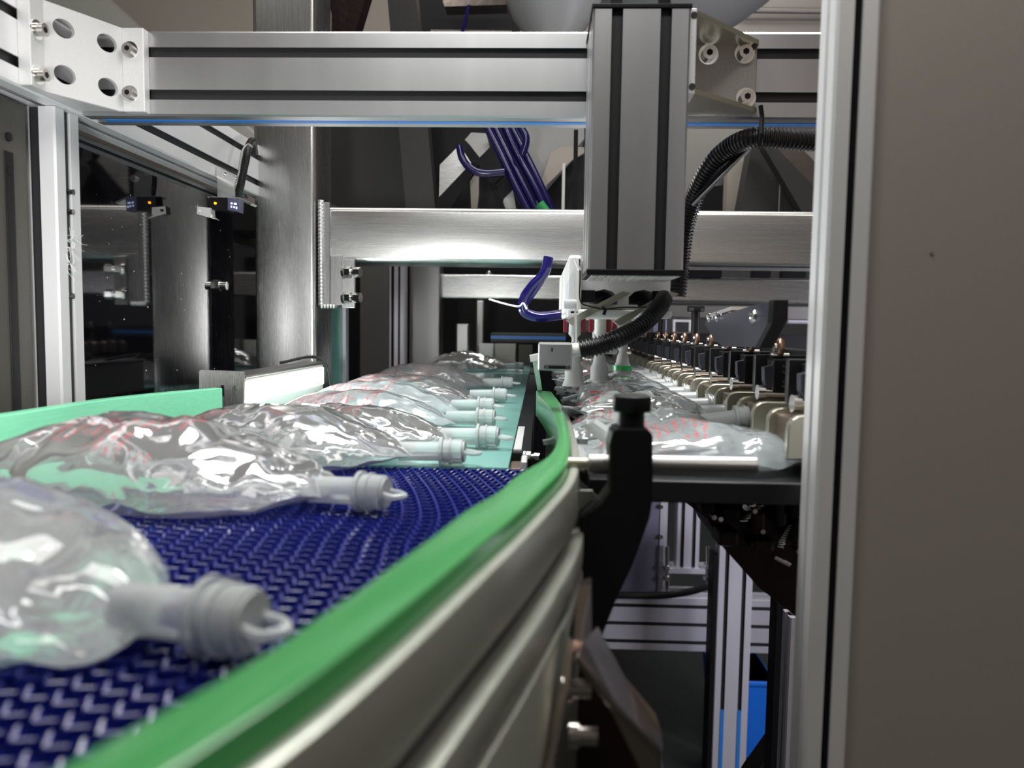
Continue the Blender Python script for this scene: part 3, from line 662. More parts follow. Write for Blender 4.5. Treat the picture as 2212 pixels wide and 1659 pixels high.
# mounting tab at the frame's right edge
t = thing('mounting_tab', 'thin grey tab on the conveyor side frame behind the black clamp', 'bracket', PY(1262, 1070, .47))
obj('tab', ppoly([(1236, 1010), (1250, 1012), (1252, 1060), (1280, 1060), (1286, 1070), (1262, 1098), (1254, 1100), (1254, 1300), (1240, 1300)], .47, .003), 'sidewall', t)

# rosy bent steel bracket bottom centre
t = thing('bent_steel_bracket', 'shiny bent steel bracket below the clamp at the bottom of the picture', 'bracket', PY(1330, 1500, .36))
def ribbon(pix, Y, dep, th, tilt=0):
    P = spline([PY(x, y, Y) for x, y in pix], 6); bm = BM(); rows = []
    for i, p in enumerate(P):
        tt = (P[min(i+1, len(P)-1)]-P[max(0, i-1)]).normalized(); nn = tt.cross(Y_).normalized()*th
        rows.append([bm.verts.new(p), bm.verts.new(p+nn), bm.verts.new(p+nn+V((0, dep, 0))), bm.verts.new(p+V((0, dep, 0)))])
    for r, s in zip(rows, rows[1:]):
        for k in range(4): bm.faces.new((r[k], r[(k+1) % 4], s[(k+1) % 4], s[k]))
    bm.faces.new(rows[0]); bm.faces.new(rows[-1][::-1]); return bm
pa = [PY(1248, 1412, .33), PY(1262, 1380, .345), PY(1290, 1350, .40), PY(1352, 1460, .40), PY(1420, 1540, .40), PY(1434, 1590, .40), PY(1434, 1720, .40), PY(1428, 1720, .33), PY(1428, 1625, .33), PY(1330, 1520, .33)]
bm = prism(BM(), pa, (-.002, .0005, -.0035)); bevel_all(bm, .0008, 1); obj('web', bm, 'pink', t, True)
obj('upright', prism(BM(), [PY(1250, 1268, .36), PY(1276, 1262, .37), PY(1276, 1372, .37), PY(1258, 1388, .35), PY(1222, 1520, .33), PY(1180, 1720, .31), PY(1160, 1720, .31), PY(1230, 1480, .33)], (.001, .010, 0)), 'pink', t)
for px, py in ((1276, 1488), (1290, 1590)):
    c = PY(px, py, .345); bm = BM(); cyl(bm, c-V((.0085, 0, 0)), c, .0042, n=22); cyl(bm, c-V((.013, 0, 0)), c-V((.0085, 0, 0)), .006, n=22); obj('bolt', bm, 'bolt', t, True)
obj('backing_plate', ppoly([(1180, 1400), (1262, 1392), (1300, 1440), (1425, 1640), (1425, 1720), (1110, 1720)], .42, .004), 'darkred', t)

# ================================================================== FLUID BAGS
def pouch_bm(L, Wd, T, seed, nu=56, nv=30, lump=1.0, simple=False):
    bm = BM(); off_ = V((seed*7.3, seed*3.1, seed*1.7)); top = []; bot = []
    rr = random.Random(seed)
    creases = [(rr.uniform(.25, .95), rr.uniform(-.9, .9), rr.uniform(-.9, .9), rr.uniform(.02, .05)) for _ in range(7)]
    for i in range(nu+1):
        u = i/nu; rt_, rb_ = [], []
        # half width: square tail, shoulders towards the port
        wv = 1 if u < .66 else 1-(1-.17)*((u-.66)/.34)**1.7
        wv *= 1-.06*math.sin(math.pi*min(1, u/.9))
        prof = max(0, math.sin(math.pi*min(1, max(0, (u-.05)/.95))**.8))**.55 if .05 < u < 1 else 0
        prof = prof*(1 if u < .8 else 1)
        for j in range(nv+1):
            v = -1+2*j/nv; x = -L+u*L; y = v*Wd/2*wv
            e = max(0, 1-abs(v)**2.2)**.62 if abs(v) < .965 else 0
            t_ = T*prof*e*(.35+.65*wv)
            q = V((x*17, y*17, 0))+off_; q2 = V((x*48, y*34, 3))+off_
            n1 = noise.noise(q); n2 = 1-abs(noise.noise(q2))*2
            cr = sum(math.exp(-(((u-a)*(1.0)+(v-b)*c*.35)/d)**2)*math.exp(-((v-b)/.55)**2) for a, b, c, d in creases)
            amp = min(1, t_/(T*.25)) if T > 0 else 0
            hz = .0060+.004*math.sin(u*5+seed)*(1-prof)
            zt = hz+t_*1.62+amp*lump*(n1*.0042+n2*.0016-cr*.0024)
            zb = max(.0008, hz-t_*.55+amp*lump*n1*.001) if amp > 0 else hz-.0004
            y2 = y+amp*0+noise.noise(q+V((0, 0, 9)))*.0035*lump
            edge = (1-amp)*noise.noise(V((x*60, y*60, 5))+off_)*.003*lump
            rt_.append(bm.verts.new((x, y2, zt+.0004+edge)))
            rb_.append(rt_[-1] if j in (0, nv) or i in (0, nu) else bm.verts.new((x, y2, min(zb, zt-.0002)+edge)))
        top.append(rt_); bot.append(rb_)
    for i in range(nu):
        for j in range(nv):
            bm.faces.new((top[i][j], top[i+1][j], top[i+1][j+1], top[i][j+1]))
            q = [bot[i][j], bot[i][j+1], bot[i+1][j+1], bot[i+1][j]]; uq = []
            for z in q:
                if z not in uq: uq.append(z)
            if len(uq) > 2:
                try: bm.faces.new(uq)
                except ValueError: pass
    return bm
def bag(label, x_end, Y, yaw=0, L=.215, Wd=.125, T=.023, seed=1, group='fluid bags on the left conveyor', z=ZBELT, rx=0, ry=0, port=True, m=None, scale=1, nu=56, nv=30, neck=1.0, lump=1.0):
    t = thing('fluid_bag', label, 'fluid bag', (0, 0, 0), group)
    obj('pouch', pouch_bm(L, Wd, T, seed, nu, nv, lump), m or BAGM[seed % 3], t, True)
    bm = box(BM(), (-L-.009, -Wd*.47, .0055), (-L+.010, Wd*.47, .0064)); bmesh.ops.subdivide_edges(bm, edges=bm.edges[:], cuts=3, use_grid_fill=True)
    for v in bm.verts: v.co.z += noise.noise(v.co*55+V((seed, 0, 0)))*.006; v.co.x += noise.noise(v.co*40+V((0, seed, 0)))*.003
    obj('end_seal', bm, 'portp', t, True)
    if port:
        zc = .0115; k = neck
        bm = BM(); cyl(bm, (-.012, 0, zc-.001), (.030*k, 0, zc), .0078, .0080, n=24); obj('port_tube', bm, 'portp', t, True)
        bm = BM(); cyl(bm, (.022*k, 0, zc), (.0245*k, 0, zc), .0118, n=28); cyl(bm, (.030*k, 0, zc), (.0315*k, 0, zc), .0112, n=28); obj('collar', bm, 'portp', t, True)
        bm = BM(); cyl(bm, (.0245*k, 0, zc), (.041*k, 0, zc), .0100, n=28); bevel_all(bm, .0008, 1); obj('cap', bm, 'portp', t, True)
        bm = BM(); cyl(bm, (.040*k, 0, zc), (.0425*k, 0, zc), .0086, n=24); obj('cap_ring', bm, 'milky', t, True)
        pts = spline([V((.042*k, -.005, zc)), V((.050*k, -.0055, zc-.001)), V((.055*k, 0, zc-.001)), V((.050*k, .0055, zc-.001)), V((.042*k, .005, zc))], 6)
        obj('pull_tab', tube(BM(), pts, .0017, 8), 'portp', t, True)
    t.scale = (scale,)*3
    t.rotation_euler = (rx, ry, yaw)
    off_ = Matrix.Rotation(yaw, 3, 'Z') @ V((.060*neck*scale, 0, 0))
    t.location = (x_end-off_.x, Y-off_.y, z+.0005)
    return t
R = math.radians
bag('blurred clear fluid bag nearest the camera at the bottom left with its port pointing right', -.079, .252, R(-15), L=.235, seed=1, lump=2.2, T=.023, neck=.80, scale=1.18)
bag('clear fluid bag on the blue belt, second from the camera, reaching the left picture edge', -.076, .466, R(-13), L=.236, Wd=.135, T=.027, seed=2, lump=2.0, neck=.85, scale=1.06)
bag('clear bulging fluid bag where the blue belt meets the teal belt', -.042, .634, R(-3), L=.222, Wd=.13, T=.026, seed=3)
bag('clear fluid bag tucked behind the bulging one, its port ending beside the edge rail', -.019, .722, R(-6), L=.20, Wd=.115, T=.020, seed=4)
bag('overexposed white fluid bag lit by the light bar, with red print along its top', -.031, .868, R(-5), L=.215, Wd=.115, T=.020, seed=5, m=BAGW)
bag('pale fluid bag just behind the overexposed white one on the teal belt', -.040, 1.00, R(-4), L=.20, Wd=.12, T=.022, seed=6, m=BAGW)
bag('grey fluid bag in shadow, third behind the light bar', -.030, 1.157, R(-4), L=.215, Wd=.125, T=.022, seed=7)
bag('dark fluid bag second from the far end of the teal belt', -.030, 1.41, R(-3), L=.215, Wd=.13, T=.024, seed=8)
bag('farthest fluid bag of the teal belt, small and dark', -.022, 1.95, R(-3), L=.20, Wd=.14, T=.026, seed=9)

# ------------------------------------------------------------------ right hand tray with shingled bags
ZTR = CZ-.106
t = thing('black_tray', 'long black tray carrying the overlapped bags on the right of the green rail', 'tray', (.03, .52, ZTR))
obj('plate', box(BM(), (.036, .541, ZTR-.007), (.30, 3.2, ZTR), .0008), 'black', t)
obj('front_lip', box(BM(), (.075, .534, ZTR-.014), (.30, .5405, ZTR+.001), .001), 'blackmetal', t)
for k in range(44):
    y = .575+k*.034
    obj('slat', box(BM(), (.030, y, ZTR+.0005), (.080, y+.009, ZTR+.007), .0006), 'black', t)
obj('edge_strip', box(BM(), (.0345, .66, ZTR-.003), (.0362, 2.9, ZTR+.004)), 'chrome', t)
NB = 16
for k in range(NB):
    Yk = .625+k*.075 if k else .612
    nm = ['nearest wide clear bag on the right tray lying under the steel rod', 'fluid bag on the right tray with a raised port, directly behind the nearest wide one',
          'fluid bag with a round red mark by its bottom corner, third on the right tray'][k] if k < 3 else '%s fluid bag of the overlapped row on the right tray, %s' % (('creased', 'wrinkled', 'shiny')[k % 3],
          ('fourth','fifth','sixth','seventh','eighth','ninth','tenth','eleventh','twelfth','thirteenth','fourteenth','fifteenth','sixteenth')[k-3]+' from the camera')
    xe = (.262 if k == 0 else .214 if k == 1 else .200+.004*random.random())
    o = bag(nm, xe, Yk, R(random.uniform(-5, 3)) if k else R(-4), L=(.175 if k == 0 else .138), Wd=(.135 if k == 0 else .135), T=(.015 if k == 0 else .014), seed=20+k, lump=1.7,
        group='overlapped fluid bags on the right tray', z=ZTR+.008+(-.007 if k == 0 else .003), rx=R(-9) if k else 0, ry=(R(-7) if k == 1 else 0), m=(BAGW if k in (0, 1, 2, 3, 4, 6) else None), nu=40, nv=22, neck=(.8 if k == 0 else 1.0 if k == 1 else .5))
    if k == 2:
        o['local'] = 1; c = V((-.118, -.030, .0265)); bm = BM(); cyl(bm, c, c+V((0, 0, .0006)), .0052, n=28); e = obj('round_mark', bm, 'redprint', o); e['local'] = 1
        bm = BM()
        prism(bm, [c+V((-.003, -.0022, .0007)), c+V((-.0008, .0030, .0007)), c+V((.0032, -.0005, .0007)), c+V((.0004, -.0006, .0007))], (0, 0, .0002)); obj('white_emblem', bm, 'white', e)
# clear seal scraps standing by the clamp
t = thing('film_scrap', 'folded clear film corner sticking out left behind the black clamp block', 'film', (.045, .60, ZTR+.012))
bm = BM(); q = [PY(1262, 925, .60), PY(1280, 912, .60), PY(1318, 938, .60), PY(1318, 968, .60), PY(1290, 948, .60)]
prism(bm, q, (.004, .012, .001)); obj('film', bm, 'portp', t)
# ------------------------------------------------------------------ gripper stations
def station():
    t = thing('gripper_station', '', 'gripper', (0, 0, 0))
    def arch(y0, w, h, d, th, m):
        out = []; n = 6; r = .006
        for a0, cx, cz in ((180, r, h-r), (90, w-r, h-r)):
            for k in range(n+1):
                a = R(a0-90*k/n); out.append((cx+r*math.cos(a), cz+r*math.sin(a)))
        outer_ = [(0, 0)]+out+[(w, 0)]
        ri = .0035; inn = []
        for a0, cx, cz in ((0, w-th-ri, h-th-ri), (90, th+ri, h-th-ri)):
            for k in range(n+1):
                a = R(a0+90*k/n); inn.append((cx+ri*math.cos(a), cz+ri*math.sin(a)))
        inner_ = [(w-th, 0)]+inn+[(th, 0)]
        return prism(BM(), [V((x, y0, z)) for x, z in outer_+inner_], (0, d, 0))
    # two rounded jaws facing the bags (hooked plates)
    def jaw(y0, m):
        pts = [(0, -.004), (0, .017), (.0008, .0215), (.003, .0250), (.0065, .0272), (.011, .028), (.045, .028), (.045, -.004)]
        bm = prism(BM(), [V((x, y0, z)) for x, z in pts], (0, .0075, 0)); return bevel_all(bm, .0008, 1)
    o = obj('jaw', jaw(-.036, 0), 'brass', t); o = obj('jaw', jaw(.014, 0), 'brass', t)
    obj('jaw_body', box(BM(), (.006, -.0286, -.004), (.05, .0141, .024), .002), 'browncast', t)
    bm = BM(); cyl(bm, (.012, -.010, .034), (.040, -.010, .034), .0052, n=20); cyl(bm, (.010, -.010, .034), (.016, -.010, .034), .0066, n=20); cyl(bm, (.034, -.010, .034), (.040, -.010, .034), .0066, n=8); obj('nozzle', bm, 'chrome', t, True)
    bm = BM(); cyl(bm, (.034, -.010, .037), (.034, -.010, .047), .0045, n=6); obj('nozzle_nut', bm, 'chrome', t, True)
    obj('slide_block', box(BM(), (.022, -.016, .034), (.058, .016, .063), .0012), 'black', t)
    obj('side_plate', box(BM(), (.013, .010, .032), (.060, .018, .066), .0008), 'blackmetal', t)
    obj('edge_strip', box(BM(), (.0205, -.0168, .037), (.0222, -.0145, .061)), 'chrome', t)
    obj('finger', prism(BM(), [V((.014, -.016, .056)), V((.022, -.016, .058)), V((.022, -.016, .038)), V((.017, -.016, .038)), V((.0145, -.016, .044))], (0, .010, 0)), 'navyplate', t)
    for dz in (.040, .044, .052, .057): obj('small_screw', cyl(BM(), (.030, -.0175, dz), (.030, -.0158, dz), .0013, n=8), 'chrome', t, True)
    bm = BM(); bmesh.ops.create_uvsphere(bm, u_segments=18, v_segments=12, radius=.0055, matrix=Matrix.Translation((.030, -.004, .0725)) @ Matrix.Diagonal((.8, 1, 1.6, 1))); obj('roller', bm, 'copper', t, True)
    bm = BM(); cyl(bm, (.0245, -.0045, .0725), (.0262, -.0045, .0725), .0045, n=18); obj('roller_cap', bm, 'chrome', t, True)
    bm = BM(); cyl(bm, (.022, -.004, .066), (.038, -.004, .066), .0022, n=10); obj('roller_pin', bm, 'chrome', t, True)
    obj('roller_fork', box(BM(), (.026, .003, .060), (.036, .012, .078), .001), 'black', t)
    return t
def copy_tree(o, p=None):
    c = o.copy(); COL.objects.link(c); c.parent = p
    for ch in list(o.children): copy_tree(ch, c)
    return c
st0 = station(); ORD = ['nearest', 'second', 'third', 'fourth', 'fifth', 'sixth', 'seventh', 'eighth', 'ninth', 'tenth', 'eleventh', 'twelfth', 'thirteenth', 'fourteenth', 'fifteenth', 'sixteenth', 'seventeenth']
for k in range(17):
    s = st0 if k == 0 else copy_tree(st0)
    s.location = (.178+.0016*k, .60+.1*k, ZTR+.0165)
    s['label'] = '%s black gripper station with chrome nozzle and copper roller, %s' % (ORD[k], 'beside the right post' if k == 0 else 'counted from the right post'); s['group'] = 'gripper stations'
t = thing('station_rail', 'long black rail carrying the gripper stations on the right', 'rail', (.238, .5, ZTR))
obj('rail', box(BM(), (.242, .52, ZTR+.002), (.262, 2.9, CZ-.02), .001), 'black', t)
for yy, h in ((.86+.33, .035), (1.52, .03), (1.95, .026)):
    kx = .232
    t = thing('black_hand_knob', 'black round knob standing above the gripper row, %s' % ('nearest one' if h > .032 else 'middle one' if h > .028 else 'farthest one'), 'knob', (kx, yy, CZ-.02), 'knobs above the gripper row')
    obj('head', knob(V((kx, yy, CZ+h-.012)), .013, .009), 'black', t, True); obj('stem', cyl(BM(), (kx, yy, CZ-.03), (kx, yy, CZ+h-.012), .0065, n=16), 'black', t, True)

# dark blue-grey plate with bolts above the grippers
Xn = .176
t = thing('angled_side_plate', 'dark blue grey plate with three bolts and a thick black near edge above the grippers', 'plate', (Xn, .70, CZ))
pf = [PX(1665, 655, Xn), PX(1640, 655, Xn), PX(1600, 668, Xn), PX(1527, 690, Xn), PX(1522, 700, Xn), PX(1543, 735, Xn), PX(1562, 748, Xn), PX(1640, 750, Xn), PX(1665, 700, Xn)]
pf[0] = PX(1672, 652, Xn); pf[-1] = PX(1670, 696, Xn)
obj('plate', prism(BM(), pf, (.004, 0, 0)), 'navyplate', t)
yn = PX(1672, 652, Xn).y
obj('near_edge', ppoly([(1672, 648), (1703, 648), (1702, 690), (1668, 752), (1640, 752), (1668, 698)], yn-.012, .012), 'black', t)
obj('top_strip', prism(BM(), [PX(1526, 688, Xn-.001), PX(1580, 670, Xn-.001), PX(1580, 662, Xn-.001), PX(1526, 680, Xn-.001)], (.02, 0, 0)), 'chrome', t)
for px, py, r in ((1533, 686, .005), (1551, 684, .0052), (1629, 684, .0062)):
    c = PX(px, py, Xn); bm = BM(); bmesh.ops.create_uvsphere(bm, u_segments=16, v_segments=10, radius=r, matrix=Matrix.Translation(c) @ Matrix.Diagonal((.7, 1, 1, 1))); obj('bolt', bm, 'chrome', t, True)
# suction fittings behind the conduit
for i, (px, py, Y) in enumerate(((1242, 690, .95), (1297, 690, .98), (1347, 690, 1.0))):
    t = thing('suction_fitting', 'white suction fitting with red valves, %s' % ('left one behind the acrylic guard', 'middle one', 'right one with green ring')[i], 'fitting', PY(px, 740, Y), 'suction fittings under the slide profile')
    c = PY(px, py, Y); 
    obj('stem', lathe(BM(), [(.002, .012), (.002, .004), (.0072, .003), (.0072, -.018), (.0035, -.022), (.0035, -.03)], c, 18), 'offwhite', t, True)
    obj('globe', lathe(BM(), [(.003, -.026), (.006, -.030), (.0068, -.036), (.0045, -.041), (.007, -.046), (.009, -.058)], c, 18), 'milky', t, True)
    obj('valve', box(BM(), c+V((-.0135, .004, -.016)), c+V((-.008, .012, .002)), .001), 'red', t); obj('valve', box(BM(), c+V((.008, .004, -.016)), c+V((.0135, .012, .002)), .001), 'red', t)
    obj('cup', lathe(BM(), [(.009, -.055), (.011, -.060), (.011, -.072), (.014, -.080)], c, 20), 'milky' , t, True)
    if i == 2: obj('green_ring', lathe(BM(), [(.0105, -.058), (.0125, -.058), (.0125, -.064), (.0105, -.064)], c, 24), 'greenplastic', t, True)
t = thing('valve_block', 'dark valve bar behind the white suction fittings', 'bar', PY(1240, 720, 1.05))
obj('bar', pbox(1236, 715, 1372, 745, 1.03, .02, .001), 'blackmetal', t); obj('grey_block', pbox(1282, 713, 1335, 765, 1.00, .03, .002), 'milky', t)

# ================================================================== RIGHT POST AND PANEL
YRP = .50
xa = (PY(1800, 0, YRP).x+PY(1745, 1659, YRP).x)/2; xb = (PY(1895, 0, YRP).x+PY(1835, 1659, YRP).x)/2
PR = thing('right_post', 'blurred silver slotted aluminium upright right of the gripper row', 'post', (xa, YRP, 0))
wr = xb-xa
obj('profile', extr((xa, YRP, 0), X_, Y_, (0, 0, 1.75), wr, .030, 1, 1, o=.0052, i=.009, d=.008, lip=.002, ch=.0018), 'alu', PR)
obj('slot_shade', box(BM(), (xa+wr/2-.004, YRP+.0062, 0), (xa+wr/2+.004, YRP+.0078, 1.75)), 'slot', PR)
t = thing('side_panel', 'warm grey steel panel filling the right edge beside the slotted post', 'panel', (xb, YRP, 0))
obj('panel', box(BM(), (xb+.0005, YRP+.006, 0), (xb+.50, YRP+.012, 1.9), .001), 'brown', t)
obj('scratch', cyl(BM(), PY(2012, 548, YRP+.0055), PY(2012, 548, YRP+.0065), .0012, n=12), 'cast_dark', t)

# ================================================================== UPPER BACKGROUND
DZ = CZ+.184
def slab(name, label, cat, pix, Y, dep, m, part='plate', bev=0, group=None, smooth=False, rest=None):
    t = thing(name, label, cat, PY(pix[0][0], pix[0][1], Y), group)
    P_ = [PY(x, y, Y) for x, y in pix]
    if rest is not None:
        for (x, y), p in zip(pix, P_):
            if y >= 440: p.z = rest
    bm = prism(BM(), P_, (0, dep, 0))
    if bev: bevel_all(bm, bev)
    obj(part, bm, m, t, smooth); return t
t = thing('machine_deck', 'steel deck hidden behind the welded crossbar carrying the struts and hoppers', 'deck', (-.3, 1.4, DZ))
dx0 = PY(760, 500, 1.4).x
obj('deck', box(BM(), (dx0, 1.38, DZ-.02), (.86, 1.78, DZ), .001), 'steel_far', t)
for a, b in ((.80, 1.40), (.80, 1.72)): obj('leg', box(BM(), (a, b, 0), (a+.05, b+.05, DZ-.02), .002), 'steel_far', t)
slab('sloping_ceiling_panel', 'large beige panel behind the corner bracket at the upper left', 'panel', [(-80, -60), (560, -60), (560, 520), (-80, 520)], 2.9, .05, 'beige')
slab('ceiling_duct', 'pale ceiling duct edge slanting behind the corner bracket', 'duct', [(30, -60), (170, -60), (330, 90), (560, 300), (560, 350), (200, 180), (-80, -20)], 2.6, .12, 'offwhite', 'duct')
slab('brown_brace', 'dark brown diagonal brace right of the steel column top', 'brace', [(700, -40), (800, -40), (752, 120), (715, 160), (716, 30)], 1.45, .04, 'darkred', 'brace')
slab('grey_cabinet', 'dark grey cabinet side between the steel column and the leaning post', 'cabinet', [(700, 120), (905, 120), (905, 500), (700, 500)], 1.60, .16, 'darkgrey', 'side', rest=DZ)
slab('ceiling_bay', 'pale grey wall section seen above the crossbeam', 'panel', [(640, -60), (2000, -60), (2000, 130), (640, 130)], 2.95, .05, 'beige')
t = thing('leaning_post', 'dark leaning square post behind the crossbeam near the blue hoses', 'post', PY(880, 300, 1.6))
obj('post', prism(BM(), [PY(832, -60, 1.5), PY(893, -60, 1.5), PY(944, 493, 1.5), PY(880, 493, 1.5)], (0, .05, 0)), 'darkgrey', t)
slab('upper_machine_block', 'dark machine block left of the white hopper above the crossbeam', 'machine', [(893, -60), (1110, -60), (1130, 120), (908, 120)], 1.9, .2, 'blackmetal', 'block')
t = thing('upper_shelf', 'brownish steel shelf edges in the dark machine above the crossbeam', 'shelf', PY(960, 20, 1.8))
obj('shelf', ppoly([(950, -20), (1095, -20), (1095, 10), (960, 14)], 1.8, .05), 'pink', t)
obj('lower_shelf', ppoly([(930, 64), (1105, 66), (1105, 74), (930, 76)], 1.8, .05), 'cast_dark', t)
obj('post', ppoly([(1010, 10), (1016, 10), (1000, 80), (992, 80)], 1.78, .01), 'bluehose', t)
# milky hoppers
def hopper(name, label, cx, Y, prof, m='milky'):
    c = PY(cx, 200, Y); t = thing(name, label, 'hopper', c)
    rings = [(rpx/F*Y, PY(cx, y, Y).z-c.z) for rpx, y in prof]
    obj('bowl', lathe(BM(), rings, c, 48), m, t, True)
    obj('rim', lathe(BM(), [(rings[-1][0], rings[-1][1]), (rings[-1][0]+.008, rings[-1][1]), (rings[-1][0]+.008, rings[-1][1]+.012), (rings[-1][0], rings[-1][1]+.012)], c, 48), m, t, True)
    return t
hopper('white_hopper', 'translucent white funnel hopper above the crossbeam left of the hanging post', 1192, 1.62, [(30, 130), (52, 84), (84, 40), (104, -10), (108, -60)])
hopper('wide_white_bowl', 'wide milky feeder bowl behind the top of the hanging post', 1440, 2.05, [(50, 130), (110, 70), (160, 35), (215, -10), (225, -60)])
slab('white_chute', 'pale tapered chute below the crossbeam right of the blue hoses', 'chute', [(1130, 250), (1262, 250), (1262, 300), (1172, 404), (1172, 450), (1162, 450), (1158, 400), (1130, 350)], 1.55, .10, 'milky', 'chute', rest=DZ)
slab('chute_flap', 'beige bent flap under the pale chute', 'flap', [(1190, 330), (1215, 316), (1262, 318), (1262, 330), (1236, 345), (1180, 400), (1180, 450), (1168, 450), (1168, 396)], 1.53, .01, 'beige', 'flap', rest=DZ)
for i, (pts_, lb) in enumerate((([(992, 315), (1000, 345), (1022, 368), (1050, 375), (1090, 372)], 'dark blue hose loop at the left of the hose bundle'),
        ([(1114, 262), (1134, 290), (1136, 310), (1128, 335)], 'dark blue hose loop at the right of the hose bundle'),
        ([(1050, 270), (1080, 330), (1110, 395), (1140, 455)], 'leftmost straight dark blue hose of the slanting bundle'),
        ([(1066, 270), (1095, 330), (1125, 390), (1160, 460)], 'second straight dark blue hose of the slanting bundle'),
        ([(1088, 270), (1115, 330), (1148, 390), (1180, 455)], 'third straight dark blue hose of the slanting bundle'),
        ([(1102, 270), (1130, 325), (1160, 385), (1192, 455)], 'rightmost straight dark blue hose of the slanting bundle'))):
    t = thing('blue_hose', lb, 'hose', PY(*pts_[0], 1.42+.01*i), 'blue hoses under the crossbeam')
    obj('hose', tube(BM(), spline([PY(x, y, 1.42+.012*i) for x, y in pts_], 6), .0068 if i < 2 else .0075, 14), 'bluehose', t, True)
t = thing('blue_hose', 'thick dark blue hose hanging in a loop left of the acrylic guard', 'hose', PY(1180, 570, 1.1))
obj('hose', tube(BM(), spline([PY(x, y, 1.0) for x, y in ((1185, 555), (1176, 590), (1150, 618), (1132, 645), (1132, 672), (1160, 684), (1195, 682), (1232, 676))], 8), .0064, 14), 'bluehose', t, True)
bm = tube(BM(), spline([PY(x, y, 1.0) for x, y in ((1186, 555), (1172, 600), (1146, 640), (1126, 664))], 6), .0048, 12); obj('inner_hose', bm, 'bluehose', t, True)
obj('white_tie', tube(BM(), spline([PY(x, y, .99) for x, y in ((1056, 646), (1090, 656), (1120, 662), (1130, 655), (1138, 668))], 6), .0012, 8), 'white', t, True)
obj('green_end', cyl(BM(), PY(1165, 440, 1.43), PY(1182, 462, 1.43), .009, n=14), 'greenplastic', t, True)
slab('shiny_guide_plate', 'shiny slanted steel plate between the crossbeams left of the blue hoses', 'plate', [(993, 313), (1018, 353), (948, 432), (950, 356)], 1.5, .004, 'steel_h', rest=None)
slab('shiny_guide_plate', 'small bright steel plate touching the underside of the crossbeam by the blue hoses', 'plate', [(1018, 286), (1050, 288), (1058, 318), (1036, 340), (1014, 312), (1004, 302)], 1.52, .004, 'steel_far')
slab('black_strut', 'black diagonal strut below the shiny guide plate', 'strut', [(944, 430), (1020, 350), (1034, 356), (950, 448)], 1.49, .02, 'black', 'strut', rest=DZ)
slab('beige_strip', 'thin beige upright strip behind the blue hoses', 'strip', [(1015, 375), (1034, 368), (1034, 420), (1026, 450), (1020, 450)], 1.56, .01, 'beige', 'strip', rest=DZ)
slab('pivot_arm', 'black pivot arm with a pale tip crossing under the blue hoses', 'arm', [(1050, 376), (1075, 366), (1098, 368), (1070, 395), (1106, 450), (1094, 450), (1056, 398)], 1.47, .015, 'black', 'arm', rest=DZ)
slab('small_square_plate', 'small grey square plate low between the crossbeams', 'plate', [(1088, 430), (1108, 410), (1122, 448), (1076, 452)], 1.5, .006, 'steel_far', rest=DZ)
t = thing('thin_upright_rod', 'thin pale upright rod left of the hanging post between the crossbeams', 'rod', PY(1218, 450, 1.4)); obj('rod', cyl(BM(), PY(1218, 353, 1.4), PY(1216, 458, 1.4), .0028, n=12), 'white', t, True)
slab('black_upright', 'black upright bar beside the hanging post between the crossbeams', 'bar', [(1240, 280), (1249, 280), (1247, 460), (1238, 460)], 1.45, .012, 'black', 'bar', rest=DZ)
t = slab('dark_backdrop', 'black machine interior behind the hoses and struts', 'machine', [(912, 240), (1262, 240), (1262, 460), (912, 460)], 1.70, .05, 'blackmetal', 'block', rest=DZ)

# right upper: between hanging post and right post
slab('steel_drum', 'brown reflecting steel drum top right above the crossbeam', 'drum', [(1600, -60), (1820, -60), (1820, 95), (1560, 95), (1545, 55)], 2.5, .3, 'cast_dark', 'drum')
t = thing('drum_band', 'rounded steel band across the drum at the upper right', 'band', PY(1700, 20, 1.75)); obj('band', cyl(BM(), PY(1600, 22, 2.47), PY(1800, 24, 2.47), .009, n=16), 'cast_dark', t, True); obj('band', cyl(BM(), PY(1560, 78, 2.47), PY(1800, 78, 2.47), .009, n=16), 'cast_dark', t, True)
slab('rear_machine_wall', 'grey wall of the rear machine seen under the crossbeam at the right', 'panel', [(1440, 240), (1840, 240), (1840, 480), (1440, 480)], 1.74, .02, 'steel_far', rest=DZ)
slab('beige_slanted_post', 'pale beige slanted leg behind the large corrugated hose', 'leg', [(1575, 310), (1625, 300), (1600, 470), (1566, 470)], 1.68, .03, 'beige', 'leg', rest=DZ)
slab('dark_slanted_post', 'dark slanted wide leg right of the thin chrome rod', 'leg', [(1625, 310), (1668, 310), (1684, 380), (1680, 470), (1590, 470)], 1.60, .05, 'darkgrey', 'leg', rest=DZ)
slab('diagonal_brace', 'dark diagonal brace running down to the right post', 'brace', [(1640, 300), (1670, 310), (1786, 432), (1776, 462), (1760, 462)], 1.54, .03, 'darkgrey', 'brace', rest=DZ)
slab('steel_cone', 'shiny curved steel cone behind the diagonal brace', 'cone', [(1655, 318), (1730, 318), (1780, 370), (1790, 450), (1775, 450), (1740, 400)], 1.70, .03, 'pink', 'cone', rest=DZ)
slab('short_upright', 'dark short upright under the diagonal brace', 'upright', [(1692, 370), (1718, 395), (1716, 470), (1688, 470)], 1.58, .015, 'darkgrey', 'upright', rest=DZ)
slab('black_box', 'black box low behind the thin chrome rod', 'box', [(1512, 405), (1562, 400), (1562, 470), (1508, 470)], 1.62, .05, 'black', 'box', rest=DZ)

